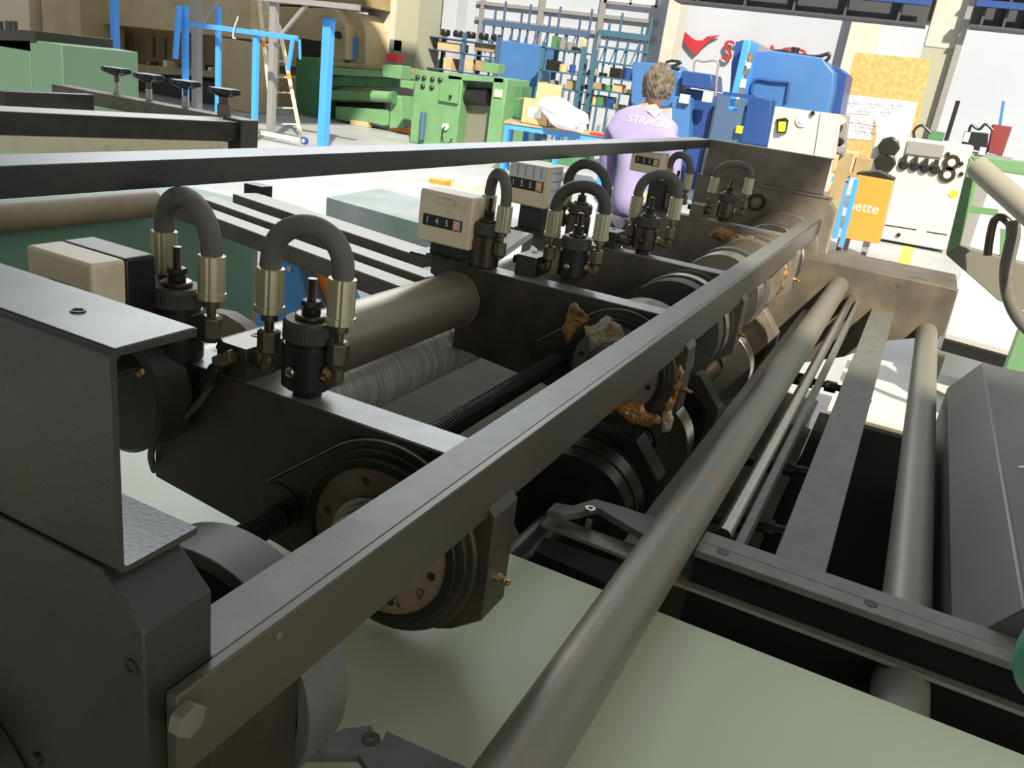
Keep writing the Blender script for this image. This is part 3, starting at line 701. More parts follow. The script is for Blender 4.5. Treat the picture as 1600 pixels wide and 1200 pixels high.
k = MB(); k.cyl((1.17, .130, 1.030), (XB, .130, 1.030), .013, 32); tag(k.build('polished_rod', STEEL), 'thin polished rod just right of the thick rusty pipe', 'steel rod')
k = MB(); k.box(1.17, XB, .098, .112, .985, 1.022); tag(k.build('flat_bar', BARM, bev=.001), 'narrow grey flat bar under the polished rod', 'steel bar')
k = MB(); k.box(1.17, XB, .21, .285, .935, .948); tag(k.build('flat_bar', GREYGR, bev=.001), 'grey green flat strip left of the thick rusty pipe, low down', 'steel bar')
k = MB(); k.box(1.135, XB, -.025, .052, .992, 1.006); tag(k.build('flat_bar', BARM, bev=.0015), 'wide grey flat bar between the thick pipe and the right hand pipe', 'steel bar')
t = thing('guide_pipe', 'grey green round pipe at the right passing through the holder beam', 'steel pipe', (2.2, -.143, .96))
k = MB(); k.cyl((.90, -.1495, .9615), (XB, -.1495, .9615), .036, 56); k.build('pipe', GREYGR, t)
k = MB(); k.lathe((1.140, -.1495, .9615), (1, 0, 0), [(0, .053), (.03, .053), (.042, .0362)], 40); k.build('collar', GREYGR, t)
# holder beam across
HXa = 1.062; HT = 1.052
t = thing('holder_beam', 'dark jointed holder beam crossing under the right hand pipes, with two screw holes', 'machine beam', (1.08, -.1, .9))
k = MB(); k.box(HXa, HXa+.030, -.60, .150, HT-.011, HT); k.build('front_jaw', BARM, t, bev=.001)
k = MB(); k.box(HXa+.0305, HXa+.066, -.60, .150, HT-.011, HT); k.build('rear_jaw', BARM, t, bev=.001)
k = MB(); k.box(HXa+.004, HXa+.05, -.60, .148, .93, HT-.0112); k.build('web', MATTBLACK, t)
k = MB(); k.box(HXa-.012, HXa+.045, -.60, .17, .992, .998); k.build('lower_lip', GREYGR, t, bev=.001)
for u, v in ((1130, 862), (1361, 943)):
    q = at(u, v, 'z', HT); k = MB(); k.tubering(q+Vector((0, 0, -.0002)), (0, 0, 1), .0008, .004, .009, 28); k.build('screw_hole', DKPL, t)
    k = MB(); k.cyl(q+Vector((0, 0, -.001)), q+Vector((0, 0, .0003)), .0045, 6); k.build('socket_screw', DSTEEL, t)
# guide bracket left of it
Z1 = 1.030
def flat(pts, z, ax='z'): return [(at(u, v, 'z', z).x, at(u, v, 'z', z).y) for u, v in pts]
t = thing('guide_bracket', 'grey bracket arm with a slotted screw behind the green sheet edge', 'bracket', (1.2, .25, .95))
k = MB(); k.prism(flat([(855, 797), (868, 785), (895, 790), (930, 779), (975, 792), (1060, 822), (1110, 850), (1030, 850), (935, 793), (905, 800), (880, 804)], Z1), 'z', Z1-.012, Z1); k.build('arm', BARM, t, bev=.001)
q = at(922, 797, 'z', Z1); k = MB(); k.tubering(q, (0, 0, 1), .004, .004, .008, 24); k.build('slotted_screw', STEEL, t)
Z2 = 1.005
k = MB(); k.prism(flat([(846, 818), (858, 803), (1010, 858), (1000, 878)], Z2), 'z', Z2-.006, Z2); k.build('rusty_strip', RAILR, t, bev=.0006)
k = MB(); q = at(918, 828, 'z', Z2); k.box(q.x-.004, q.x+.004, q.y-.004, q.y+.004, Z2, Z2+.018); k.build('stop_pin', BARM, t)
k = MB(); k.prism(flat([(835, 860), (850, 838), (1010, 895), (1000, 935)], .93), 'z', .90, .93); k.build('support', THREAD, t, bev=.001)
# notched plate at the bottom
t = thing('notched_plate', 'grey steel plate with a notch and screw, lying on the sheet at the bottom edge', 'steel plate', (.30, .22, 1.06))
Z3 = 1.060
k = MB(); k.prism(flat([(455, 1178), (536, 1138), (582, 1133), (584, 1152), (598, 1156), (604, 1142), (760, 1212), (760, 1300), (640, 1300), (560, 1178)], Z3), 'z', Z3-.010, Z3); k.build('plate', BARM, t, bev=.0008)
q = at(580, 1155, 'z', Z3); k = MB(); k.tubering(q, (0, 0, 1), .0009, .003, .0085, 26); k.build('countersunk_screw', DSTEEL, t)
# dark supports between sheet and notched plate
k = MB(); k.box(.20, .27, .16, .30, SZ, Z3-.0105); k.build('spacer', THREAD, t)
# casing at the right
XC = 1.14
ca = [at(1490, 960, 'x', XC), at(1480, 640, 'x', XC)]
t = thing('machine_housing', 'dark grey sloping metal cover at the right edge, beyond the holder beam', 'cover', (1.7, -.4, .5))
D2 = 2.45
p1, p2, p3, p4 = at(1490, 1010, 'x', D2), at(1480, 606, 'x', D2), at(1535, 566, 'x', D2), at(1680, 604, 'x', D2)
k = MB(); k.prism([(p2.y, .55), (p2.y, p2.z), (p3.y, p3.z), (p3.y-.8, p3.z), (p3.y-.8, .55)], 'x', XC-.01, D2); k.build('casing', CASEM, t, bev=.004)
q = at(1590, 730, 'z', p3.z); k = MB(); k.tube([q, q+Vector((.03, -.03, .0)), q+Vector((.05, -.07, .0))], .002, 6); k.build('scratch_chip', WHITE, t)
# corner of a green rubber part at the right edge
q = at(1596, 1010, 'x', .80); k = MB(); k.sphere(q+Vector((0, -.02, 0)), .03, (1, .8, 1.5)); tag(k.build('rounded_casing', mat('mottled green plastic', (.05, .22, .14), .4, c2=(.08, .30, .18), scale=60)), 'mottled green rounded knob cut by the right frame edge', 'knob')
# under frame: table beams, low machine bodies in the dark gaps
for nm, x0, x1, y0, y1, z0, z1, m, lab, cat in (
    ('base_frame', 1.1, 2.85, -.26, .10, .35, .70, MATTBLACK, 'black machine base beam seen in the dark gap between the pipes', 'machine base'),
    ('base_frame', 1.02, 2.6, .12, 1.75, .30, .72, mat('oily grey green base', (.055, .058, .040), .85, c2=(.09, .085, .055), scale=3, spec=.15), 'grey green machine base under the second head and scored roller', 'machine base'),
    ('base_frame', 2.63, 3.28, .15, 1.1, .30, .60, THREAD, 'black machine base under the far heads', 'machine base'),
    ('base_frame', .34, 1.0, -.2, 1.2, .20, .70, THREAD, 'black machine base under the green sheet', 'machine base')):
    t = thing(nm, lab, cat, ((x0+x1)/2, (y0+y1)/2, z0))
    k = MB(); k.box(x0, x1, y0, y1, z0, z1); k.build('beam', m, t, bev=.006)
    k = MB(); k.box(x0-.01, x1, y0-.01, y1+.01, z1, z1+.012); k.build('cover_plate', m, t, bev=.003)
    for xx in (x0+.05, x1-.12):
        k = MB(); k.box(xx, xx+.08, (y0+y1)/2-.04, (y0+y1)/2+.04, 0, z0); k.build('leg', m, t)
# hydraulic pipes in the gap
for j, (a, b_, lab) in enumerate((((1240, 590), (1330, 612), 'black hydraulic pipe with fittings in the gap, upper of two'), ((1180, 722), (1262, 738), 'black hydraulic pipe with fittings in the gap, lower of two'), ((1150, 815), (1230, 832), 'black hydraulic pipe just above the holder beam'))):
    X = (2.4, 1.8, 1.45)[j]; P0, P1 = at(*a, 'x', X), at(*b_, 'x', X)
    t = thing('hydraulic_pipe', lab, 'hydraulic pipe', P0, 'black pipes in the gap')
    k = MB(); k.tube(smooth([P0+Vector((0, .10, -.02)), P0, P1, P1+Vector((.05, -.05, -.03))]), .010, 12); k.build('pipe', THREAD, t)
    k = MB(); k.cyl(P0, P0+(P1-P0)*.35, .019, 6); k.build('hex_fitting', THREAD, t, bev=.002)
    k = MB(); k.cyl(P0+(P1-P0)*.55, P0+(P1-P0)*.75, .017, 6); k.build('hex_fitting', DSTEEL, t, bev=.002)
# pale plates and a painted block below, seen through the bars
t = thing('floor_tray', 'pale grey steel tray on the floor seen between the pipes', 'tray', (4.5, -.2, .0))
k = MB(); q0 = at(1380, 560, 'z', .4); k.box(3.9, 5.0, -.75, .12, .38, .40); k.build('tray_top', GREYP, t)
k = MB(); k.box(3.9, 3.92, -.75, .12, .30, .38); k.build('front_lip', LITDUST, t)
for yy in (-.7, .05):
    k = MB(); k.box(4.0, 4.05, yy, yy+.05, 0, .38); k.build('leg', GREYF, t)
# ------------------------------------------------------------------ left: run-in table bars, cross tube, green panel
BD = Vector((.223, .975, 0)).normalized(); BZ = 1.20
for (a, w_, lab) in (((650, 390), .085, 'wide pale run-in bar nearest the counter box, rearmost of three'), ((668, 428), .055, 'middle pale bar of the run-in table'), ((645, 447), .055, 'front pale bar of the run-in table, just above the big grey tube')):
    P1 = at(*a, 'z', BZ)+Vector((0, 0, -.001)); L = (1.80-P1.y)/BD.y; P0 = P1+BD*L; P1 = P1-BD*.02
    k = MB(); k.bar(P0+Vector((0, 0, -.0215)), P1+Vector((0, 0, -.0215)), w_, .04); o = k.build('run_in_bar', LITDUST, bev=.001)
    tag(o, lab, 'steel bar', 'run-in table bars')
    k = MB(); k.bar(P0, P1, w_-.002, .002); k.build('pale_bar_top', mat('pale bar top', (.66, .61, .50), .5) if 'pale bar top' not in MATS else MATS['pale bar top'], o)  # thin paler layer on the top face only
t = thing('cross_tube', 'brownish horizontal tube behind the near valves at the left', 'steel tube', (.8, 1.84, 1.16))
k = MB(); k.cyl((-.5, 1.84, 1.185), (1.62, 1.84, 1.185), .036, 32); k.build('tube', mat('tan dusty tube', (.33, .27, .17), .5, c2=(.25, .20, .12), scale=9), t)
q = at(422, 300, 'y', 1.80); k = MB(); k.box(q.x-.05, q.x, 1.79, 1.86, q.z-.05, q.z+.02); k.build('end_block', THREAD, t, bev=.002)
t = thing('green_side_panel', 'large sage green sheet metal side panel behind the near valves', 'machine panel', (.7, 1.9, 0))
q = at(397, 430, 'y', 1.88); k = MB(); k.box(-.8, q.x, 1.88, 2.5, 0, 1.148); k.build('panel', GREENM, t, bev=.004)
k = MB(); k.box(q.x-.004, q.x+.02, 1.885, 2.4, 0, 1.10); k.build('orange_edge', CARD, t)
t = thing('curved_guard', 'brown curved metal guard behind the near manifold block', 'machine guard', (1.0, 1.2, .9))
ps = [at(u, v, 'x', 1.15) for u, v in ((345, 482), (370, 487), (395, 502), (412, 520), (420, 545), (340, 545))]
k = MB(); k.prism([(p.y, p.z) for p in ps], 'x', 1.12, 1.15); k.build('guard_sheet', mat('brown painted guard', (.22, .15, .10), .6), t)
k = MB(); k.box(1.122, 1.148, ps[3].y, ps[0].y, .733, ps[5].z+.002); k.build('guard_foot', THREAD, t)
# blue bin with orange side and pale sheet under the bars
t = thing('blue_bin', 'blue plastic bin standing behind the bars of the run-in table', 'bin', (3.0, 2.6, 0))
Xb = 2.6
ps = [at(u, v, 'x', Xb) for u, v in ((396, 430), (405, 405), (420, 398), (470, 398), (500, 465), (520, 520), (400, 520))]
k = MB(); k.prism([(p.y, p.z) for p in ps], 'x', Xb, Xb+.25); k.build('body', BLUE, t, bev=.01)
ps = [at(u, v, 'x', Xb-.01) for u, v in ((462, 398), (476, 400), (508, 478), (520, 540), (505, 540))]
k = MB(); k.prism([(p.y, p.z) for p in ps], 'x', Xb-.02, Xb-.001); k.build('side_strip', SLATE, t, bev=.004)
ps = [at(u, v, 'x', Xb) for u, v in ((478, 400), (500, 405), (512, 450), (512, 500), (508, 478))]
k = MB(); k.prism([(p.y, p.z) for p in ps], 'x', Xb+.01, Xb+.06); k.build('orange_flap', ORANGE, t, bev=.004)
q = at(453, 420, 'x', Xb); k = MB(); k.cyl(q, q+Vector((-.006, 0, 0)), .012, 20); k.build('round_latch', GREYP, t)
for yy in (ps[0].y,):
    k = MB(); k.box(Xb+.05, Xb+.15, yy, yy+.3, 0, .6); k.build('stand', BLUED, t)
# steel surface slab with papers, on a stand
t = thing('surface_plate', 'green and grey steel slab with papers lying on it, behind the counter box', 'steel slab', (4.6, 2.6, .8))
zt = .72; P = [at(510, 308, 'z', zt), at(760, 378, 'z', zt), at(860, 318, 'z', zt), at(655, 283, 'z', zt)]
pts = [(p.x, p.y) for p in P]
k = MB(); k.prism(pts, 'z', zt-.14, zt); k.build('slab', mat('mottled green grey slab', (.58, .62, .58), .4, c2=(.30, .44, .30), scale=2.5), t, bev=.006)
c = sum((Vector((a, b_, 0)) for a, b_ in pts), Vector((0, 0, 0)))/4
k = MB(); k.prism([(c.x+(a-c.x)*.97, c.y+(b_-c.y)*.97) for a, b_ in pts], 'z', zt-.20, zt-.14); k.build('black_rail', THREAD, t)
for a, b_ in pts:
    k = MB(); xx, yy = c.x+(a-c.x)*.85, c.y+(b_-c.y)*.85; k.box(xx-.05, xx+.05, yy-.05, yy+.05, 0, zt-.2); k.build('leg', GREYF, t)
for j, (u, v, m, lab, s) in enumerate(((700, 300, BLUE, 'small blue folder lying on the green steel slab', .16), (640, 297, PAPER, 'white papers lying on the left of the green steel slab', .22), (690, 286, ORANGE, 'orange box lid on the green steel slab', .14), (735, 292, mat('pale yellow card', (.80, .76, .42), .7), 'pale yellow card on the green steel slab', .22))):
    q = at(u, v, 'z', zt); k = MB(); k.bar(q+Vector((0, -s/2, .006)), q+Vector((0, s/2, .006)), s*1.2, .012 if j < 2 else .05)
    tag(k.build('folder' if j == 0 else ('paper_sheets' if j == 1 else 'card_box'), m, bev=.002), lab, 'folder' if j == 0 else ('papers' if j == 1 else 'box'))

# ------------------------------------------------------------------ background machines and people
def pp(k, pts, X, dep):
    """outline seen in the photograph, standing on the plane x = X and dep metres deep"""
    P = [at(u, v, 'x', X) for u, v in pts]; k.prism([(p.y, p.z) for p in P], 'x', X, X+dep); return k
def pbox(k, x0, y0, x1, y1, X, dep, floor=False):
    a, b_, c, d = ext(x0, y0, x1, y1, X); k.box(X, X+dep, a, b_, 0 if floor else c, d); return k
def P_(u, v, X): return at(u, v, 'x', X)

# left neighbour machine: dark frame with four star knobs
Zl = 1.30
t = thing('neighbour_frame', 'dark steel frame of the neighbouring machine at the upper left, its top edge pale', 'machine frame', (1.5, 3.0, 1.0))
A0, A1 = at(-40, 170, 'z', Zl), at(376, 190, 'z', Zl)
dA = (A1-A0).normalized(); nA = Vector((-dA.y, dA.x, 0))
k = MB(); k.bar(A0+Vector((0, 0, -.038))+nA*.035, A1+Vector((0, 0, -.038))+nA*.035, .15, .076); k.build('front_beam', OILY, t, bev=.002)
k = MB(); k.bar(A0+Vector((0, 0, .001))+nA*.035, A1+Vector((0, 0, .001))+nA*.035, .148, .002); k.build('pale_bar_top', MATS['pale bar top'], t)  # paler strip on top of the front beam
k = MB(); k.bar(A0+Vector((0, 0, -.100))-nA*.01, A1+Vector((0, 0, -.100))-nA*.01-dA*.10, .11, .05); k.build('cream_rail', CREAM, t, bev=.002)
q = A1; k = MB(); k.bar(q+Vector((0, 0, -.16)), q+Vector((0, 0, .012)), .10, .10, (1, 0, 0)); k.build('corner_post', OILY, t, bev=.003)
D0, D1 = at(95, 132, 'z', Zl), at(372, 184, 'z', Zl)
k = MB(); k.bar(D0+Vector((0, 0, -.03)), D1+Vector((0, 0, -.03)), .10, .06); k.build('side_beam', LITDUST, t, bev=.002)
k = MB(); k.bar(at(0, 142, 'z', Zl)+Vector((0, 0, -.04)), at(140, 147, 'z', Zl)+Vector((0, 0, -.04)), .05, .08); k.build('rear_beam', OILY, t, bev=.002)
for i, (u, v, lab) in enumerate(((183, 146, 'black star knob on the neighbour frame, leftmost of four'), (233, 157, 'black star knob on the neighbour frame, second from the left'),
                                 (290, 168, 'black star knob on the neighbour frame, third from the left'), (350, 182, 'black star knob on a thick round base, rightmost of four'))):
    q = at(u, v, 'z', Zl+.001); t = thing('star_knob', lab, 'knob', q, 'star knobs on the neighbour frame')
    h = .092; rb = .022 if i == 3 else .011
    k = MB(); k.cyl(q, q+Vector((0, 0, h*.55)), rb*1.3, 20); k.build('base_bush', LITDUST if i == 3 else STEEL, t, bev=.001)
    k = MB(); k.cyl(q+Vector((0, 0, h*.5)), q+Vector((0, 0, h)), rb, 16); k.build('stem', BROWNST, t)
    n = 60; R = []
    for zz, f in ((0, .42), (.004, .55), (.014, .97), (.026, 1.0), (.034, .93), (.036, .25)):
        R.append([q+Vector((math.cos(2*math.pi*j/n), math.sin(2*math.pi*j/n), 0))*.060*f*(1+(.16*math.cos(6*2*math.pi*j/n) if f > .5 else 0))+Vector((0, 0, h-.012+zz)) for j in range(n)])
    k = MB(); k.rings(R); k.build('lobed_grip', DKPL, t)

# green box and cream block at the left edge
t = thing('green_cabinet', 'sage green sheet metal cabinet at the upper left edge with a dark lid', 'cabinet', (5.5, 6, 0))
X = 5.2; k = MB(); pbox(k, -120, 66, 48, 150, X, .8, True); k.build('left_panel', GREENC, t, bev=.006)
k = MB(); pbox(k, 49, 66, 98, 150, X, .8, True); k.build('right_panel', GREENC, t, bev=.006)
k = MB(); pp(k, ((-120, 38), (55, 48), (55, 64), (-120, 60)), X-.02, .8); k.build('lid', THREAD, t, bev=.004)
for u in (0, 14, 22):
    k = MB(); q = P_(u, 42, X+.1); k.cyl(q+Vector((0, 0, -.04)), q+Vector((0, 0, .05)), .03, 12); k.build('fitting', DKPL, t)
# beige press on the left
t = thing('beige_press', 'big beige press with a dark work opening, behind the star knobs', 'press machine', (15, 15, 0))
X = 14.6
k = MB(); pbox(k, 66, -60, 126, 150, X-.6, 1.2, True); k.build('left_column', BEIGE, t, bev=.02)
k = MB(); pbox(k, -60, -60, 44, 60, X-.5, 1.0, True); k.build('side_column', CREAM, t, bev=.02)
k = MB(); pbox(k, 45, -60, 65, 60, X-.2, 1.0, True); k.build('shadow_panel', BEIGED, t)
k = MB(); pp(k, ((122, -60), (392, -30), (392, 62), (128, 34)), X, .8); k.build('upper_beam', BEIGE, t, bev=.02)
k = MB(); pp(k, ((122, 30), (392, 60), (392, 140), (122, 140)), X+.9, .1); k.build('back_panel', BEIGED, t)
k = MB(); pp(k, ((128, 92), (345, 112), (345, 122), (128, 108)), X-.1, .8); k.build('bed', BEIGED, t, bev=.01)
k = MB(); pbox(k, 126, 110, 345, 170, X+.2, .5, True); k.build('lower_apron', THREAD, t)
k = MB(); pbox(k, 344, 62, 392, 190, X-.1, .9, True); k.build('right_column', BEIGE, t, bev=.02)
k = MB(); pbox(k, 126, 22, 131, 38, X-.05, .05); k.build('blue_clip', BLUE, t)
for j, u in enumerate((150, 186, 226, 252, 270, 312, 322)):
    q = P_(u, 88+.1*(u-128), X-.05); k = MB(); k.box(X+.05, X+.3, q.y-.05, q.y+.05, q.z-.05, q.z+.04+.05*(j % 2))
    tag(k.build('small_part', (CREAM, LITDUST, NUTM)[j % 3], bev=.006), 'small machined part on the bed of the beige press, '+('leftmost', 'second from left', 'third from left', 'fourth from left', 'fifth from left', 'sixth from left', 'rightmost')[j], 'machine part', 'small parts on the press bed')
for j, (u, v) in enumerate(((188, 58), (205, 62), (240, 66), (258, 68), (300, 72))):
    q = P_(u, v, X+.6); k = MB(); k.cyl(q+Vector((0, 0, -.35)), q+Vector((0, 0, .12)), .035, 10)
    k.build('press_rod', DSTEEL, t)
# second beige press with sloping guards
t = thing('beige_press', 'beige press with sloping side guards, between the blue posts and the wide pillar', 'press machine', (19, 14, 0))
X = 18.6
k = MB(); pp(k, ((392, 8), (524, 14), (541, 42), (540, 93), (521, 93), (520, 108), (392, 100)), X, 1.2); k.build('guard', BEIGE, t, bev=.02)
k = MB(); pp(k, ((526, 14), (560, 20), (571, 45), (571, 110), (545, 106), (545, 42)), X+.4, 1.2); k.build('guard', BEIGE, t, bev=.02)
k = MB(); pp(k, ((392, -60), (572, -40), (572, 10), (392, 6)), X+.3, 1.5); k.build('crown', BEIGED, t)
k = MB(); pbox(k, 392, 100, 571, 150, X+.5, .9, True); k.build('base', BEIGED, t)
k = MB(); pbox(k, 390, 115, 462, 162, X-1.5, .6, True); k.build('low_cabinet', BEIGE, t, bev=.02)
k = MB(); pbox(k, 470, 62, 500, 92, X-.02, .05); k.build('dark_opening', THREAD, t)
q = P_(530, 55, X-.05); k = MB(); k.cyl(q, q+Vector((-.08, 0, 0)), .09, 12); k.build('hand_wheel', DKPL, t)
q = P_(552, 78, X+.2); k = MB(); pbox(k, 549, 58, 555, 96, X+.3, .06); k.build('blue_strip', BLUE, t)

# bright blue rack with posts
t = thing('blue_rack', 'bright blue steel rack frame with hanging arms at the upper left', 'rack', (11, 9.5, 0))
X = 10.8
def vpost(nm, u, y0, y1, wpx, m, X, t, floor=False, lab=None):
    a = P_(u, y0, X); b_ = P_(u, y1, X); w_ = wpx/FPX*(RC[2] @ (np.array(a)-CAM))
    k = MB(); k.box(X, X+w_, a.y-w_/2, a.y+w_/2, 0 if floor else b_.z, a.z); return k.build(nm, m, t, bev=.004)
vpost('post', 172, -60, 145, 10, BLUE, X, t, True)
vpost('post', 286, 8, 120, 8, BLUE, X, t, True)
vpost('post', 339, 10, 120, 7, BLUE, X+.2, t, True)
vpost('post', 398, 46, 146, 8, BLUE, X, t, True)
k = MB(); k.bar(P_(284, 36, X), P_(464, 60, X), .07, .075); k.build('cross_arm', BLUE, t, bev=.005)
k = MB(); k.bar(P_(280, 10, X-.1), P_(274, 92, X-.1), .07, .07, (1, 0, 0)); k.build('hanging_arm', BLUE, t, bev=.005)
k = MB(); k.bar(P_(458, 58, X-.1), P_(450, 110, X-.1), .05, .05, (1, 0, 0)); k.build('hanging_arm', BLUE, t, bev=.005)
k = MB(); k.bar(P_(468, 62, X-.1), P_(469, 93, X-.1), .03, .03, (1, 0, 0)); k.build('hanging_arm', BLUE, t, bev=.004)
k = MB(); ps = [P_(u, v, X-.08) for u, v in ((372, 26), (370, 32), (366, 44), (364, 58), (368, 60))]; k.tube(smooth(ps), .012, 8); k.build('hook', GREYP, t)
t = thing('blue_post', 'single bright blue square post standing on the floor, right of the ladder', 'post', (11.9, 9.3, 0))
vpost('tube', 510, 28, 228, 14, BLUE, 11.6, t, True)
q = P_(510, 28, 11.6); k = MB(); k.box(11.56, 11.78, q.y-.10, q.y+.10, q.z, q.z+.015); k.build('cap_plate', SLATE, t)
# grey steel trestle with caster, and the second grey post
t = thing('grey_gantry', 'grey steel gantry with diagonal braces and a caster foot, behind the blue rack', 'gantry frame', (12, 10, 0))
X = 11.4
vpost('post', 427, -60, 218, 11, GREYF, X, t, True)
vpost('post', 303, -60, 172, 12, GREYF, X, t, True)
k = MB(); k.bar(P_(429, 66, X), P_(494, -10, X), .05, .05); k.build('brace', GREYF, t)
k = MB(); k.bar(P_(305, 52, X), P_(345, -6, X), .05, .05); k.build('brace', GREYF, t)
k = MB(); k.bar(P_(396, -4, X), P_(560, 12, X), .12, .08); k.build('top_beam', GREYF, t)
k = MB(); k.bar(P_(385, 203, X-.2), P_(468, 219, X-.2), .08, .07); k.build('foot_beam', GREYP, t, bev=.005)
q = P_(476, 220, X-.2); k = MB(); k.cyl(q+Vector((-.03, 0, 0)), q+Vector((.03, 0, 0)), .062, 20); w_ = k.build('caster_wheel', BLUED, t, bev=.006)
k = MB(); k.cyl(q+Vector((-.04, 0, 0)), q+Vector((-.031, 0, 0)), .03, 16); k.build('wheel_hub', GREYP, w_)
t = thing('step_ladder', 'pale aluminium step ladder with orange marked rails beside the grey gantry post', 'ladder', (13, 10.4, 0))
X = 12.3
for a, b_ in (((403, -20), (424, 175)), ((436, 40), (470, 214))):
    k = MB(); k.bar(P_(*a, X), P_(*b_, X), .045, .05, (1, 0, 0)); r_ = k.build('side_rail', CREAM, t)
    k = MB(); f = .45; A, B = P_(*a, X), P_(*b_, X); k.bar(A+(B-A)*.42, A+(B-A)*.47, .050, .054, (1, 0, 0)); k.build('orange_mark', ORANGE, r_)
for y, xa, xb in ((20, 407, 433), (45, 409, 438), (70, 412, 443), (95, 414, 447), (120, 417, 452), (144, 420, 456), (168, 423, 461), (193, 424, 466)):
    k = MB(); k.bar(P_(xa, y, X), P_(xb, y+1, X), .03, .025); k.build('rung', GREYP, t)
k = MB(); k.bar(P_(403, -20, X), P_(436, 40, X), .04, .04); k.build('top_joint', GREYP, t)

# green shear
t = thing('green_shear', 'long green sheet shear with a brown table top, left of the green cabinet machine', 'shear machine', (17, 11.5, 0))
X = 16.2
k = MB(); pp(k, ((462, 88), (500, 90), (500, 190), (490, 193), (462, 182)), X, .9); k.build('left_frame', GREEND, t, bev=.02)
k = MB(); pp(k, ((516, 96), (626, 104), (626, 112), (516, 103)), X+.1, .8); k.build('table_top', BEIGED, t)
k = MB(); pp(k, ((500, 104), (622, 112), (622, 122), (500, 116)), X, .8); k.build('upper_beam', GREENP, t, bev=.01)
k = MB(); pp(k, ((500, 118), (622, 124), (622, 136), (500, 134)), X+.25, .6); k.build('blade_beam', GREEND, t)
k = MB(); pp(k, ((500, 140), (592, 143), (592, 158), (500, 156)), X+.2, .6); k.build('middle_beam', GREENP, t, bev=.01)
k = MB(); pp(k, ((524, 166), (608, 172), (606, 196), (596, 196), (580, 192), (545, 190), (524, 186)), X-.1, .5); k.build('skirt', GREENP, t, bev=.01)
k = MB(); pp(k, ((500, 158), (600, 160), (600, 190), (500, 188)), X+.6, .1); k.build('rear_panel', THREAD, t)
a, b_ = P_(583, 150, X-.2), P_(612, 152, X-.2); k = MB(); k.cyl(a, b_, .12, 24); m_ = k.build('motor', GREENP, t)
k = MB(); k.cyl(b_, b_+(b_-a)*.15, .135, 24); k.build('motor_flange', GREEND, m_)
k = MB(); pp(k, ((611, 148), (625, 150), (631, 200), (608, 200)), X-.1, .6); k.build('right_stand', GREENP, t, bev=.01)
k = MB(); pp(k, ((596, 100), (627, 102), (626, 124), (598, 120)), X-.15, .4); k.build('clamp_block', GREENP, t, bev=.01)
for u in (490, 606):
    k = MB(); q = P_(u, 190, X); k.box(X+.1, X+.5, q.y-.1, q.y+.1, 0, max(q.z, .1)); k.build('foot', GREEND, t)
k = MB(); pbox(k, 603, 84, 622, 96, X+.3, .2); tag(k.build('red_box', REDPL, bev=.01), 'small red box on the end of the green shear, below the pillar meter', 'box')
k = MB(); pbox(k, 608, 62, 628, 80, 19.9, .1); tag(k.build('meter_box', GREYF, bev=.01), 'small grey switch box mounted on the wide pillar', 'switch box')
for j, (u, v, s) in enumerate(((560, 197, .2), (628, 208, .3))):
    q = at(u, v, 'z', .001); k = MB(); k.box(q.x, q.x+s, q.y-s*1.2, q.y+s*1.2, .001, .001+s*.55)
    tag(k.build('cardboard_box', ORANGE if j else CARD, bev=.01), ('small cardboard piece on the floor under the green shear', 'orange box on the floor at the left foot of the green cabinet machine')[j], 'box')
# green cabinet machine
t = thing('roll_machine', 'light green cabinet machine with four selector knobs and a black roller', 'roll machine', (15.5, 9, 0))
X = 14.8
k = MB(); pbox(k, 644, 113, 718, 222, X, 1.0, True); k.build('control_cabinet', GREENP, t, bev=.02)
k = MB(); pbox(k, 719, 124, 765, 222, X+.35, .9, True); k.build('recess_panel', GREYGR, t)
k = MB(); a, b_ = P_(727, 150, X+.25), P_(765, 152, X+.25); k.cyl(a, b_, .16, 28); k.build('black_roller', DKPL, t)
k = MB(); pbox(k, 765, 120, 787, 222, X, 1.0, True); k.build('right_column', GREENP, t, bev=.02)
k = MB(); pp(k, ((700, 113), (787, 122), (787, 130), (700, 124)), X, 1.0); k.build('top_beam', GREENP, t, bev=.01)
k = MB(); pbox(k, 754, 98, 778, 114, X+.2, .3); k.build('top_box', GREENP, t, bev=.01)
k = MB(); pbox(k, 625, 126, 646, 138, X+.3, .5); k.build('feed_arm', GREENP, t, bev=.01)
k = MB(); pbox(k, 787, 132, 812, 182, X+.4, .5); k.build('outfeed_frame', GREEND, t, bev=.01)
k = MB(); pbox(k, 686, 132, 716, 160, X-.06, .06); dr = k.build('door', GREENP, t, bev=.006)
k = MB(); q = P_(704, 151, X-.08); k.cyl(q, q+Vector((-.03, 0, 0)), .03, 12); k.build('door_knob', DKPL, dr)
for u, v in ((653, 121), (663, 122), (676, 124), (688, 125), (661, 135), (675, 137)):
    q = P_(u, v, X); k = MB(); k.lathe(q, (-1, 0, 0), [(0, .05), (.03, .045), (.05, .02)], 14); k.build('selector_knob', DKPL, t)
k = MB(); k.cyl(P_(662, 176, X-.08), Vector((X-.08, P_(662, 176, X-.08).y, .1)), .06, 14); k.build('pedal_column', SLATE, t)
q = P_(697, 198, X-.01); k = MB(); k.cyl(q, q+Vector((-.04, 0, 0)), .07, 14); pl = k.build('power_socket', GREYP, t)
k = MB(); ps = [q+Vector((-.04, 0, 0)), q+Vector((-.1, .02, -.1)), q+Vector((-.08, -.02, -.28)), q+Vector((-.06, -.12, -.30)), q+Vector((-.06, -.2, -.2))]; k.tube(smooth(ps), .012, 8); k.build('cable', DKPL, pl)
k = MB(); pbox(k, 772, 140, 784, 152, X-.03, .03); k.build('name_plate', CREAM, t)

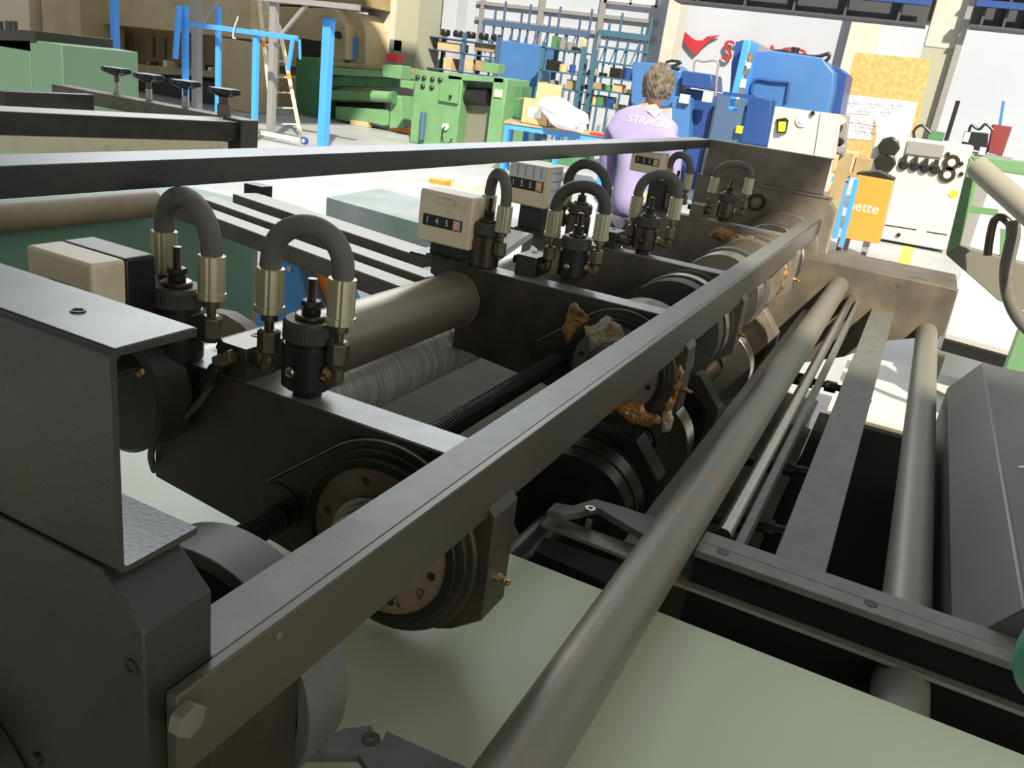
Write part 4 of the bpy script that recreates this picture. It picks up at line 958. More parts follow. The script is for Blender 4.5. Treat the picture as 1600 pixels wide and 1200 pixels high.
# racking and shelves at the back
def shelf_unit(nm, lab, ux, ys, X, dep, m, top, thick=.05, cat='shelf rack'):
    a, b_ = P_(ux[-1], ys[0], X), P_(ux[0], ys[0], X)
    t = thing(nm, lab, cat, (X+dep/2, (a.y+b_.y)/2, 0))
    zt = at((ux[0]+ux[-1])/2, top, 'x', X).z
    for u in ux:
        y = P_(u, (top+ys[-1])/2, X).y
        for xx in (X, X+dep-thick):
            k = MB(); k.box(xx, xx+thick, y-thick/2, y+thick/2, 0, zt); k.build('upright', m, t)
    zs = []
    for v in ys:
        z = at((ux[0]+ux[-1])/2, v, 'x', X).z; zs.append(z)
        k = MB(); k.box(X, X+dep, P_(ux[-1], v, X).y, P_(ux[0], v, X).y, z-.03, z); k.build('shelf_board', m, t, bev=.004)
    return t, zs, a.y, b_.y
t, zs, ya, yb = shelf_unit('parts_rack', 'dark slate rack holding beige crates, with black tyres on top, left of the blue cabinet', [664, 722, 776], [62, 82, 112], 20.5, 1.0, SLATE, 50, .10)
for j, (u0, u1, v0, v1) in enumerate(((683, 718, 66, 80), (741, 773, 68, 81), (692, 705, 90, 110), (726, 738, 92, 110), (742, 756, 94, 111))):
    k = MB(); pbox(k, u0, v0, u1, v1, 20.6, .5); tag(k.build('beige_crate', (BEIGE, BEIGED, CARD)[j % 3], bev=.01), ('wide beige crate on the upper board of the slate rack, left', 'wide brown crate on the upper board of the slate rack, right', 'tan crate on the lower board of the slate rack, left', 'beige crate on the lower board of the slate rack, middle', 'brown crate on the lower board of the slate rack, right')[j], 'crate', 'crates in the slate rack')
for j, (u, v) in enumerate(((676, 48), (696, 50), (716, 52), (736, 54), (756, 56), (776, 58))):
    q = P_(u, v, 20.9); k = MB(); R = []
    for a in range(17):
        pass
    k.lathe(q+Vector((0, 0, -.10)), (0, 0, 1), [(0, .08), (.01, .12), (.05, .135), (.12, .135), (.16, .12), (.17, .08)], 24)
    tag(k.build('tyre', DKPL), 'black tyre on top of the slate rack, '+('leftmost of six', 'second from the left', 'third from the left', 'fourth from the left', 'fifth from the left', 'rightmost of six')[j], 'tyre', 'tyres on the slate rack')
k = MB(); pbox(k, 776, 66, 841, 175, 18.8, .9, True); t = k.build('blue_cabinet', BLUEM, bev=.02); tag(t, 'tall plain blue steel cabinet right of the slate rack', 'cabinet')
k = MB(); pp(k, ((630, 40), (672, 44), (672, 62), (630, 58)), 21.0, .8); tag(k.build('yellow_beam', BEIGED, bev=.02), 'dull yellow machine beam between the wide pillar and the slate rack', 'machine beam')
k = MB(); pp(k, ((632, 62), (664, 64), (664, 150), (632, 150)), 21.3, .3); tag(k.build('dark_rack_back', THREAD), 'dark stacked bars between the wide pillar and slate rack', 'bar stock')
ORD = ['', 'first', 'second', 'third', 'fourth', 'fifth', 'sixth', 'seventh', 'eighth', 'ninth', 'tenth']
MN = {'green machine paint': 'green', 'black plastic': 'black', 'cardboard': 'tan', 'brown beige paint': 'brown', 'grey tube frame': 'grey', 'dark blue paint': 'dark blue', 'black threaded steel': 'black', 'light grey cabinet paint': 'pale grey'}
sets = [([843, 905], [76, 112, 138, 168], 18.0, 68), ([908, 990], [120, 142, 168], 19.0, 96)]
for si, (ux, ys, X, top) in enumerate(sets):
    t, zs, ya, yb = shelf_unit('parts_shelf', ('blue green shelf unit full of small parts, right of the tall blue cabinet', 'lower shelf unit with cardboard boxes, left of the worker')[si], ux, ys, X, .8, TEAL, top, .09)
    for zi, z in enumerate(zs):
        y = ya+.1; cnt = 0
        while y < yb-.12:
            w_ = random.uniform(.08, .26); h_ = random.uniform(.06, .26)
            if y+w_ > yb-.02: break
            m = random.choice([GREEND, DKPL, CARD, BEIGED, GREYF, BLUED, THREAD, GREYP, THREAD, DKPL])
            k = MB()
            rnd = random.random() < .4; cnt += 1
            if rnd: k.cyl((X+.13+w_/2, y+w_/2, z+.002), (X+.13+w_/2, y+w_/2, z+h_), w_/2, 12)
            else: k.box(X+.12, X+.40, y, y+w_, z+.002, z+h_)
            nmx = 'stored_part'
            tag(k.build(nmx, m, bev=.006), MN[m.name]+(' round' if rnd else ' square')+' part, '+ORD[cnt]+' from right, '+ORD[zi+1]+' shelf down, '+('by the blue cabinet', 'left of the worker')[si], 'stored part', ('parts on the blue green shelves', 'parts on the lower shelf unit')[si])
            y += w_+random.uniform(.01, .10)
# tall empty cantilever rack on the back wall
def tall_rack(nm, lab, us, vt, vb, X, m):
    a = P_(us[-1], vt[1], X).y; b_ = P_(us[0], vt[0], X).y
    t = thing(nm, lab, 'tall rack', (X, (a+b_)/2, 0))
    n = len(us)
    for j, u in enumerate(us):
        v = vt[0]+(vt[1]-vt[0])*j/(n-1); q = P_(u, v, X)
        k = MB(); k.box(X, X+.06, q.y-.022, q.y+.022, 0, q.z+.25*(j % 3)-.1); k.build('upright', m, t)
    for f in (0.12, .45, .8):
        p0 = P_(us[0], vt[0]+(vb-vt[0])*f, X-.02); p1 = P_(us[-1], vt[1]+(vb-vt[1])*f, X-.02)
        k = MB(); k.bar(p0, Vector((X-.02, p1.y, p0.z)), .04, .05 if f > .2 else .14); k.build('cross_bar', m, t)
    for j in range(n-1):
        p0 = P_(us[j], vt[0]+60, X+.04); p1 = P_(us[j+1], vt[0]+20, X+.04)
        k = MB(); k.bar(p0, p1, .025, .025, (1, 0, 0)); k.build('diagonal', m, t)
tall_rack('tall_rack', 'tall empty dark blue rack with many thin uprights, left half, behind the shelves', [757, 773, 787, 802, 814, 826, 843, 858, 872, 888, 905, 921], (24, 40), 110, 22.0, SLATE)
tall_rack('tall_rack', 'tall empty teal rack with thin uprights above the worker, right half', [934, 951, 968, 984, 1002, 1014], (42, 54), 110, 21.5, TEAL)

k = MB(); pbox(k, 906, 60, 914, 78, 18.1, .15); tag(k.build('yellow_bottle', BEIGE, bev=.03), 'pale yellow container on top of the blue green shelf unit', 'container')

# blue press line at the back right
t = thing('blue_machine', 'mid blue machine cabinet behind the head of the worker', 'machine', (17, 5, 0))
X = 16.0
k = MB(); pp(k, ((988, 96), (1052, 100), (1064, 112), (1060, 165), (1000, 170), (985, 160)), X, .8); k.build('cabinet', BLUEM, t, bev=.02)
k = MB(); pp(k, ((1066, 110), (1112, 116), (1114, 142), (1064, 134)), X-.2, .8); k.build('head_block', BLUED, t, bev=.02)
k = MB(); pbox(k, 1062, 140, 1112, 225, X, .8, True); k.build('body', BLUED, t, bev=.02)
k = MB(); pp(k, ((1050, 150), (1078, 152), (1076, 225), (1050, 222)), X-.3, .3); k.build('side_door', BLUEM, t, bev=.01)
k = MB(); k.tube(smooth([P_(u, v, X-.1) for u, v in ((1084, 118), (1086, 96), (1100, 96), (1121, 96), (1120, 120), (1118, 150))]), .02, 8); k.build('guard_rail', GREYF, t)
k = MB(); k.tube(smooth([P_(u, v, X) for u, v in ((1040, 98), (1050, 95), (1064, 98), (1050, 104), (1062, 108))]), .025, 8); k.build('cable', DKPL, t)
q = P_(1072, 155, X-.25); k = MB(); k.box(X-.4, X-.3, q.y-.09, q.y+.09, q.z-.08, q.z+.08); k.build('switch_box', GREYP, t, bev=.01)
q = P_(1108, 153, X-.25); k = MB(); k.box(X-.4, X-.3, q.y-.09, q.y+.09, q.z-.08, q.z+.10); k.build('switch_box', GREYP, t, bev=.01)
k = MB(); pbox(k, 1115, 150, 1165, 225, X-.3, .5, True); k.build('dark_base', SLATE, t)
t = thing('blue_press', 'large bright blue press with a cut corner side plate, left of the chipboard', 'press machine', (14, 3, 0))
X = 13.2
k = MB(); pp(k, ((1162, 61), (1174, 62), (1152, 175), (1136, 172)), X-.5, 1.0); k.build('front_slide', BLUE, t, bev=.02)
k = MB(); pp(k, ((1150, 66), (1163, 62), (1160, 105), (1140, 150), (1143, 100)), X-.2, .4); k.build('slide_back', BLUED, t)
k = MB(); pp(k, ((1174, 62), (1206, 78), (1180, 82)), X+.1, .7); k.build('top_plate', GREYF, t)
k = MB(); pp(k, ((1181, 81), (1200, 78), (1284, 90), (1303, 113), (1301, 140), (1292, 178), (1280, 240), (1150, 225), (1160, 150)), X, .9); k.build('side_plate', BLUEM, t, bev=.02)
k = MB(); pp(k, ((1293, 102), (1312, 106), (1324, 116), (1312, 178), (1294, 176), (1304, 140)), X+.5, .9); k.build('rear_plate', BLUED, t, bev=.01)
k = MB(); pp(k, ((1170, 150), (1206, 156), (1198, 228), (1158, 222)), X-.35, .33); k.build('lower_box', BLUED, t, bev=.01)
k = MB(); k.tube(smooth([P_(u, v, X-.03) for u, v in ((1174, 146), (1176, 132), (1184, 124), (1205, 127), (1233, 129))])+[P_(1228, 160, X-.03)], .022, 8); k.build('pipe', BLUED, t)
k = MB(); k.tube(smooth([P_(u, v, X+.1) for u, v in ((1208, 80), (1225, 80), (1240, 84), (1262, 88), (1280, 88), (1294, 84), (1295, 90), (1290, 96))]), .025, 8); k.build('top_hose', DKPL, t)
q = P_(1242, 80, X+.2); k = MB(); k.cyl(q+Vector((0, 0, -.08)), q+Vector((0, 0, .05)), .06, 16); k.build('valve_cap', DKPL, t)
for u, v, m in ((1171, 90, LITDUST), (1168, 100, GREYP), (1165, 110, LITDUST), (1160, 130, GREYP), (1157, 145, LITDUST), (1153, 158, GREYP)):
    q = P_(u, v, X-.45); k = MB(); k.cyl(q+Vector((0, 0, -.06)), q+Vector((0, 0, .06)), .055, 14); k.build('slide_fitting', m, t)
k = MB(); k.bar(P_(1130, 146, X-.6), P_(1180, 152, X-.6), .05, .05); k.build('barrier_rail', BLUED, t)
k = MB(); pbox(k, 1148, 152, 1158, 225, X-.7, .06, True); k.build('barrier_post', SLATE, t)
q = P_(1154, 208, X-.75); k = MB(); k.cyl(q, q+Vector((0, 0, .1)), .05, 12); k.build('beacon', YPL, t)
# cream control box on the table end
t = thing('control_box', 'cream metal box with a yellow switch and round dial, right of the far end frame', 'control box', (9.5, 2, 0))
X = 9.2
k = MB(); pp(k, ((1211, 166), (1281, 175), (1270, 246), (1198, 233)), X, .5); k.build('cover', GREYP, t, bev=.008)
k = MB(); pp(k, ((1282, 175), (1308, 178), (1297, 250), (1271, 246)), X, .5); k.build('side_cover', GREYP, t, bev=.008)
k = MB(); pp(k, ((1213, 186), (1228, 184), (1232, 188), (1228, 208), (1214, 208)), X-.03, .03); sw = k.build('switch_plate', DKPL, t, bev=.004)
k = MB(); pp(k, ((1216, 190), (1228, 190), (1226, 206), (1215, 206)), X-.07, .04); k.build('yellow_switch', YPL, sw, bev=.01)
q = P_(1254, 188, X); k = MB(); k.lathe(q, (-1, 0, 0), [(0, .065), (.02, .062), (.021, .03), (.04, .028)], 24); k.build('dial', WHITE, t)
q = P_(1270, 177, X-.01); k = MB(); k.cyl(q, q+Vector((-.03, 0, 0)), .022, 12); k.build('lock', DKPL, t)
k = MB(); pbox(k, 1205, 228, 1290, 300, X+.1, .3, True); k.build('stand', BEIGED, t)
t = thing('gauge_panel', 'narrow grey gauge panel with black regulators between cream box and papers', 'gauge panel', (10.5, 1.5, 0))
X = 10.2
k = MB(); pp(k, ((1308, 178), (1326, 180), (1318, 243), (1300, 240)), X, .2); k.build('panel', GREYF, t, bev=.004)
for u, v, r, m in ((1316, 189, .045, GREYP), (1308, 200, .06, THREAD), (1304, 212, .05, THREAD), (1312, 222, .05, THREAD), (1314, 232, .05, GREYF)):
    q = P_(u, v, X); k = MB(); k.cyl(q, q+Vector((-.08, 0, 0)), r, 16); k.build('regulator', m, t, bev=.005)
k = MB(); pbox(k, 1302, 238, 1322, 320, X+.1, .15, True); k.build('stand', BEIGED, t)
# chipboard with papers
t = thing('notice_board', 'tall chipboard panel with white drawings pinned on it, in front of the grey green pillar', 'notice board', (14.6, 1, 0))
X = 14.9
a, b_, c, d = ext(1327, 82, 1447, 92, X)
P = [(1336, 82), (1455, 93), (1437, 180), (1422, 270), (1300, 262), (1318, 150)]
k = MB(); pp(k, P, X, .04); k.build('board', OSB, t)
for u in (1330, 1400):
    q = P_(u, 255, X); k = MB(); k.box(X+.05, X+.1, q.y-.04, q.y+.04, 0, q.z+.3); k.build('support', OSB, t)
for pts in (((1318, 147), (1434, 160), (1421, 214), (1369, 210), (1366, 180), (1312, 176)), ((1322, 178), (1366, 181), (1360, 219), (1320, 216))):
    k = MB(); pp(k, pts, X-.008, .004); pa = k.build('drawing_sheet', PAPER, t)
    for j in range(5):
        u, v = pts[0][0]+14+j*17*(1 if len(pts) > 4 else .4), pts[0][1]+14+(j*13) % 24
        q = P_(u, v, X-.011); k = MB(); k.tubering(q, (1, 0, 0), .002, .05, .058, 16); k.bar(q+Vector((0, -.12, 0)), q+Vector((0, .12, 0)), .006, .004); k.build('drawn_line', GREYF, pa)
# lathe style grey machine with dials
t = thing('grey_machine', 'light grey machine front with four black knobs and two round dials', 'machine', (14.3, 0, 0))
X = 13.6
P = [(1397, 212), (1522, 228), (1478, 392), (1366, 372), (1374, 330)]
k = MB(); pp(k, P, X, .8); k.build('front_housing', GREYP, t, bev=.02)
k = MB(); pp(k, ((1368, 208), (1400, 212), (1392, 278), (1354, 274)), X+.1, .6); k.build('head_stock', GREYP, t, bev=.02)
k = MB(); pp(k, ((1419, 220), (1477, 227), (1471, 247), (1414, 240)), X-.03, .03); k.build('control_plate', GREYF, t, bev=.004)
for u, v in ((1412, 258), (1429, 260), (1445, 263), (1461, 265)):
    q = P_(u, v, X); k = MB(); k.lathe(q, (-1, 0, 0), [(0, .07), (.04, .065), (.07, .03)], 18); kb = k.build('round_knob', DKPL, t)
    q2 = P_(u+3, v-15, X-.04); k = MB(); k.bar(q+Vector((-.06, 0, .03)), q2, .06, .05, (1, 0, 0)); k.build('lever', DKPL, kb)
for u, v in ((1487, 254), (1480, 273)):
    q = P_(u, v, X); k = MB(); k.lathe(q, (-1, 0, 0), [(0, .11), (.03, .105)], 28); dl = k.build('dial', BROWNST, t)
    k = MB(); k.cyl(q+Vector((-.03, 0, 0)), q+Vector((-.045, 0, 0)), .05, 18); k.build('dial_face', CREAM, dl)
for u, v in ((1389, 230), (1383, 254)):
    q = P_(u, v, X-.02); k = MB(); k.lathe(q, (-1, 0, 0), [(0, .15), (.05, .15), (.07, .12)], 8); k.build('black_chuck', THREAD, t)
for u, v in ((1502, 256), (1502, 272), (1481, 241), (1404, 367)):
    q = P_(u, v, X); k = MB(); k.cyl(q, q+Vector((-.03, 0, 0)), .03, 12); k.build('push_button', DKPL, t)
q = P_(1490, 303, X); k = MB(); k.lathe(q, (-1, 0, 0), [(0, .06), (.01, .06)], 8); k.build('warning_mark', YPL, t)
for u0, v0, u1, v1 in ((1380, 351, 1432, 359), (1448, 362, 1480, 367)):
    k = MB(); k.bar(P_(u0, v0, X-.002), P_(u1, v1, X-.002), .01, .015); k.build('vent_slot', DKPL, t)
k = MB(); k.tube(smooth([P_(u, v, X+.3) for u, v in ((1430, 222), (1428, 205), (1440, 196), (1455, 208))]), .02, 8); k.build('hose', DKPL, t)
k = MB(); pbox(k, 1452, 205, 1475, 222, X+.3, .2); k.build('green_terminal', GREEND, t, bev=.005)
k = MB(); q = P_(1478, 220, X+.3); k.cyl(q, q+Vector((0, 0, .55)), .03, 10); k.build('mast', THREAD, t)
# orange bin trolley with blue frame
t = thing('orange_trolley', 'orange bin on a blue tube trolley in front of the grey machine', 'trolley', (11.5, .6, 0))
X = 11.2
k = MB(); pp(k, ((1340, 273), (1396, 283), (1373, 381), (1318, 372)), X, .5); ob = k.build('bin', ORANGE, t, bev=.01)
k = MB(); pp(k, ((1338, 270), (1372, 268), (1398, 281), (1394, 286), (1340, 276)), X+.05, .5); k.build('bin_lining', DKPL, ob)
text('lettering', 'nette', WHITE, .17, P_(1349, 324, X-.003), FACE, ob, depth=.002)
k = MB(); pp(k, ((1300, 285), (1318, 288), (1306, 360), (1289, 356), (1298, 312), (1293, 303)), X+.1, .4); k.build('side_bin', ORANGE, t, bev=.01)
k = MB(); k.bar(P_(1322, 282, X-.1), P_(1304, 372, X-.1), .06, .06, (1, 0, 0)); k.build('frame_tube', BLUE, t, bev=.005)
k = MB(); k.bar(P_(1339, 280, X-.05), P_(1314, 384, X-.05), .06, .06, (1, 0, 0)); k.build('frame_tube', BLUE, t, bev=.005)
k = MB(); k.bar(P_(1300, 279, X-.1), P_(1326, 283, X-.1), .06, .06, (1, 0, 0)); k.build('frame_top', BLUE, t, bev=.005)
for u, v in ((1353, 384), (1312, 384)):
    q = P_(u, v, X+.1); k = MB(); k.cyl((q.x, q.y-.03, .06), (q.x, q.y+.03, .06), .06, 18); c_ = k.build('caster_wheel', DKPL, t)
    k = MB(); k.box(q.x-.02, q.x+.02, q.y-.04, q.y+.04, .11, max(q.z+.1, .2)); k.build('fork', GREYF, c_)
for j, (u, v, s, m, nm, lab) in enumerate(((1320, 254, .15, CARD, 'cardboard_box', 'small cardboard box on the bench left of the orange bin'), (1346, 262, .12, BEIGED, 'wooden_crate', 'brown crate beside the orange bin'))):
    q = P_(u, v, X+.7); k = MB(); k.box(X+.7, X+.9, q.y-s*.9, q.y+s*.9, q.z-s, q.z+s); tag(k.build(nm, m, bev=.008), lab, 'box' if j == 0 else 'crate')
k = MB(); a, b_ = P_(1356, 275, X+.4), P_(1300, 270, X+.4); k.box(X+.66, X+1.2, a.y, b_.y, a.z-.06, a.z-.005)
bt = k.build('bench_top', BEIGED, None, bev=.004); tag(bt, 'brown bench top behind the orange bin carrying the small boxes', 'bench')
for yy in (a.y+.05, b_.y-.05):
    k = MB(); k.box(X+.8, X+.86, yy-.03, yy+.03, 0, a.z-.06); k.build('bench_leg', GREYF, bt)
# dark bench clutter at far right
t = thing('welding_set', 'dark red and black welding set on a stand near the right wall', 'welding machine', (15, -1.8, 0))
X = 15.0
k = MB(); pp(k, ((1508, 205), (1545, 208), (1542, 240), (1502, 228)), X, .4); k.build('black_case', DKPL, t, bev=.01)
k = MB(); pp(k, ((1552, 194), (1582, 198), (1566, 244), (1543, 238)), X+.1, .4); k.build('red_case', mat('dark red paint', (.20, .03, .03), .5), t, bev=.01)
k = MB(); pbox(k, 1506, 206, 1515, 222, X-.02, .02); k.build('white_label', PAPER, t)
k = MB(); pbox(k, 1530, 230, 1540, 242, X-.02, .02); k.build('white_label', PAPER, t)
k = MB(); k.tube(smooth([P_(u, v, X+.1) for u, v in ((1514, 206), (1518, 196), (1530, 202), (1540, 194), (1552, 204))]), .02, 8); k.build('cable', DKPL, t)
k = MB(); pbox(k, 1500, 240, 1575, 300, X+.05, .4, True); k.build('stand', GREYF, t)
k = MB(); q = P_(1562, 196, X+.2); k.bar(q, P_(1568, 158, X+.2), .04, .04, (1, 0, 0)); k.build('lance', BLUEM, t)

# work table with blue legs, box and bag
t = thing('work_table', 'work table with a brown top and bright blue frame, left of the worker', 'table', (10, 5.5, 0))
zt = .86
P0 = at(788, 189, 'z', zt); P1 = at(960, 214, 'z', zt); dd = (P1-P0).normalized(); nn = Vector((-dd.y, dd.x, 0))
if nn.x < 0: nn = -nn
P1 = P0+dd*((P1-P0).length); W = .9
k = MB(); k.hexa([P0+Vector((0, 0, -.035)), P1+Vector((0, 0, -.035)), P1+nn*W+Vector((0, 0, -.035)), P0+nn*W+Vector((0, 0, -.035)), P0, P1, P1+nn*W, P0+nn*W]); k.build('table_top', BEIGED, t, bev=.004)
k = MB(); k.bar(P0+dd*.03+nn*.05+Vector((0, 0, -.075)), P1-dd*.03+nn*.05+Vector((0, 0, -.075)), .05, .08); k.build('apron', BLUE, t)
for a in (P0+dd*.06+nn*.06, P0+dd*.06+nn*(W-.06), P1-dd*.1+nn*.06, P1-dd*.1+nn*(W-.06), P0+dd*.9+nn*.06):
    k = MB(); k.box(a.x-.035, a.x+.035, a.y-.035, a.y+.035, 0, zt-.036); k.build('leg', BLUE, t)
k = MB(); k.box(P0.x+.5, P0.x+.9, P0.y-1.3, P0.y-.2, .30, .55); tag(k.build('green_crate', GREEND, bev=.01), 'dark green crate under the work table', 'crate')
XT = P0.x+.25
t = thing('open_box', 'open cardboard box with a white label and a raised flap on the work table', 'cardboard box', (XT, 5, zt+.001))
a, b_, c, d = ext(815, 155, 858, 195, XT); c = zt+.001
k = MB(); k.box(XT, XT+.01, a, b_, c, d); k.box(XT+.35, XT+.36, a, b_, c, d); k.box(XT, XT+.36, a, a+.01, c, d); k.box(XT, XT+.36, b_-.01, b_, c, d); k.box(XT, XT+.36, a, b_, c, c+.01); k.build('carton', CARD, t)
k = MB(); k.hexa([(XT+.35, a, d), (XT+.36, a, d), (XT+.36, b_-.05, d), (XT+.35, b_-.05, d), (XT+.38, a, d+.26), (XT+.39, a, d+.26), (XT+.39, b_-.05, d+.26), (XT+.38, b_-.05, d+.26)]); k.build('flap', CARD, t)
k = MB(); k.hexa([(XT, b_, d-.01), (XT+.36, b_, d-.01), (XT+.36, b_+.12, d-.05), (XT, b_+.12, d-.05), (XT, b_, d), (XT+.36, b_, d), (XT+.36, b_+.12, d-.04), (XT, b_+.12, d-.04)]); k.build('flap', CARD, t)
k = MB(); a2, b2, c2, d2 = ext(825, 168, 846, 184, XT); k.box(XT-.003, XT, a2, b2, c2, d2); k.build('paper_label', PAPER, t)
# white bag: lumpy mesh
XG = P0.x+.12
k = MB(); bmesh.ops.create_icosphere(k.b, subdivisions=4, radius=1)
c0 = P_(882, 180, XG)
ua = (P_(918, 200, XG)-P_(848, 162, XG)); L = ua.length/2; ua.normalize(); ub = Vector((0, -ua.z, ua.y)) if True else None
for v in k.b.verts:
    p = v.co.copy(); nz = 1+.10*math.sin(5*p.x+3*p.y)+.08*math.sin(9*p.z+2*p.x)+.05*math.sin(14*p.y)
    v.co = c0+ua*(p.x*L*nz)+ub*(p.y*L*.46*nz)+Vector((1, 0, 0))*(p.z*.16*nz)
    if v.co.z < zt+.004: v.co.z = zt+.004
tag(k.build('plastic_bag', PLASTIC), 'full white plastic bag leaning on the cardboard box on the table', 'plastic bag')
k = MB(); q = P_(935, 205, XG); k.box(XG, XG+.2, q.y-.14, q.y+.14, zt+.001, zt+.045); tag(k.build('red_tray', REDPL, bev=.01), 'flat red tray on the work table between bag and worker', 'tray')

# right hand neighbour machine: pale green frame with tubes and hoses
t = thing('green_machine', 'pale green welded machine frame with openings at the right edge', 'machine frame', (4.0, -1.3, 0))
X = 4.0
k = MB(); pp(k, ((1515, 246), (1534, 262), (1500, 384), (1478, 398)), X, .08); k.build('left_upright', GREENP, t, bev=.004)
k = MB(); pp(k, ((1478, 398), (1500, 384), (1700, 440), (1700, 520), (1560, 470)), X, .08); k.build('bottom_plate', GREYGR, t, bev=.004)
k = MB(); pp(k, ((1515, 244), (1700, 262), (1700, 290), (1534, 264)), X, .10); k.build('top_bar', GREENP, t, bev=.004)
k = MB(); pp(k, ((1510, 322), (1560, 328), (1560, 338), (1510, 332)), X+.02, .05); k.build('cross_bar', GREENP, t)
k = MB(); pp(k, ((1564, 358), (1580, 362), (1574, 420), (1562, 418)), X+.02, .05); k.build('web_plate', GREENP, t)
k = MB(); q = P_(1660, 400, X); k.box(X, X+.1, q.y-.05, q.y+.05, 0, q.z); k.build('leg', GREENP, t)
k = MB(); q = P_(1690, 440, X); k.box(X, X+.1, q.y-.05, q.y+.05, 0, q.z); k.build('leg', GREENP, t)
k = MB(); k.cyl(P_(1528, 262, X-.08), P_(1680, 396, X-.5), .045, 28); tag(k.build('pale_tube', mat('grey cream tube', (.30, .28, .22), .5)), 'thick pale round tube slanting across the green frame at the right edge', 'tube')
k = MB(); k.tube(smooth([P_(u, v, X-.16) for u, v in ((1543, 399), (1547, 370), (1554, 344), (1566, 340), (1578, 350))]), .016, 12); tag(k.build('hooked_hose', BROWNST), 'short brown hooked pipe hanging from the pale tube', 'pipe')
k = MB(); k.tube(smooth([P_(u, v, X-.20) for u, v in ((1582, 345), (1583, 370), (1573, 420), (1577, 465), (1598, 505), (1640, 540))]), .026, 12); tag(k.build('grey_hose', RUBBER), 'grey brown hose curving down at the right edge in front of the frame', 'hose')
k = MB(); pbox(k, 1500, 262, 1760, 600, 6.2, .04, True); tag(k.build('sheet_metal_screen', mat('white sheet metal', (.8, .8, .78), .5), bev=.003), 'plain white sheet metal panel behind the green frame openings', 'screen')
t = thing('white_table', 'bright white steel table plate in the sun at the right', 'table', (3.6, -.9, 0))
zt2 = .70; pts = [(p.x, p.y) for p in (at(1478, 520, 'z', zt2), at(1700, 580, 'z', zt2), at(1700, 440, 'z', zt2), at(1500, 445, 'z', zt2))]
k = MB(); k.prism(pts, 'z', zt2-.03, zt2); k.build('plate', GREYP, t, bev=.003)
k = MB(); k.prism([(a-.02, b_) for a, b_ in pts], 'z', zt2-.09, zt2-.031); k.build('edge_beam', THREAD, t)
for a, b_ in pts:
    k = MB(); k.box(a-.03, a+.03, b_-.03, b_+.03, 0, zt2-.09); k.build('leg', GREYGR, t)

# ------------------------------------------------------------------ the worker seen from behind
def skin(name, verts, edges, radii, m, parent, sub=2, root=0):
    me = bpy.data.meshes.new(name); me.from_pydata(verts, edges, []); o = bpy.data.objects.new(name, me); COL.objects.link(o)
    sm = o.modifiers.new('skin', 'SKIN'); 
    for i, r in enumerate(radii):
        sv = me.skin_vertices[0].data[i]; sv.radius = (r, r) if not isinstance(r, tuple) else r; sv.use_root = (i == root)
    sb = o.modifiers.new('sub', 'SUBSURF'); sb.levels = sub; sb.render_levels = sub
    dg = bpy.context.evaluated_depsgraph_get(); me2 = bpy.data.meshes.new_from_object(o.evaluated_get(dg))
    bpy.data.objects.remove(o); me2.materials.clear(); me2.materials.append(m)
    for p in me2.polygons: p.use_smooth = True
    o = bpy.data.objects.new(name, me2); COL.objects.link(o); o.parent = parent
    o.location = (0, 0, 0); ORG[o.name] = ORG[parent.name]
    return o
hd = at(1025, 131, 'x', 5.15)
wx, wy = hd.x, hd.y+.03
t = thing('worker', 'grey haired worker seen from behind in a purple jacket with white print on the back', 'person', (wx, wy, 0))
def L(*p): return tuple(p)
# body in local axes: x away from the camera, y to the left; feet at z=0
hz = hd.z
sh = hz-.20
bv = [L(0, 0, .96), L(0, 0, 1.10), L(.01, 0, 1.25), L(.02, 0, sh-.02), L(.03, -.01, sh+.07), L(.04, -.03, sh+.15),
      L(.02, .11, sh-.03), L(.03, .175, sh-.09), L(.08, .215, sh-.36), L(.28, .16, sh-.46), L(.36, .14, sh-.47),
      L(.02, -.11, sh-.03), L(.03, -.175, sh-.09), L(.08, -.215, sh-.36), L(.28, -.16, sh-.46), L(.36, -.14, sh-.47),
      L(0, .10, .90), L(.02, .11, .50), L(-.01, .12, .10), L(.12, .13, .04), L(0, -.10, .90), L(.02, -.11, .50), L(-.01, -.12, .10), L(.12, -.13, .04)]
be = [(0, 1), (1, 2), (2, 3), (3, 4), (4, 5), (3, 6), (6, 7), (7, 8), (8, 9), (9, 10), (3, 11), (11, 12), (12, 13), (13, 14), (14, 15), (0, 16), (16, 17), (17, 18), (18, 19), (0, 20), (20, 21), (21, 22), (22, 23)]
br = [(.14, .10), (.13, .095), (.14, .10), (.09, .07), .045, .050, .045, .045, .045, .038, .028, .045, .045, .045, .038, .028, .07, .055, .045, .04, .07, .055, .045, .04]
skin('body', bv, be, br, SKIN, t, 2)
jv = bv[:4]+[L(.03, -.015, sh+.075)]+bv[7:10]+bv[12:15]
jv[0] = L(0, 0, .84)
je = [(0, 1), (1, 2), (2, 3), (3, 4), (3, 5), (5, 6), (6, 7), (3, 8), (8, 9), (9, 10)]
jr = [(.175, .125), (.165, .12), (.175, .125), (.185, .13), (.078, .078), .100, .064, .048, .088, .064, .048]
jk = skin('jacket', jv, je, jr, JACKET, t, 3)
tv = [L(0, 0, 1.0), L(0, .10, .88), L(.02, .11, .50), L(-.01, .12, .09), L(0, -.10, .88), L(.02, -.11, .50), L(-.01, -.12, .09)]
skin('trousers', tv, [(0, 1), (1, 2), (2, 3), (0, 4), (4, 5), (5, 6)], [(.16, .13), .125, .088, .075, .125, .088, .075], TROUS, t, 2)
for s_ in (-1, 1):
    k = MB(); k.sphere((wx+.06, wy+s_*.125, .05), .06, (2.2, .85, .8)); k.build('shoe', DKPL, t)
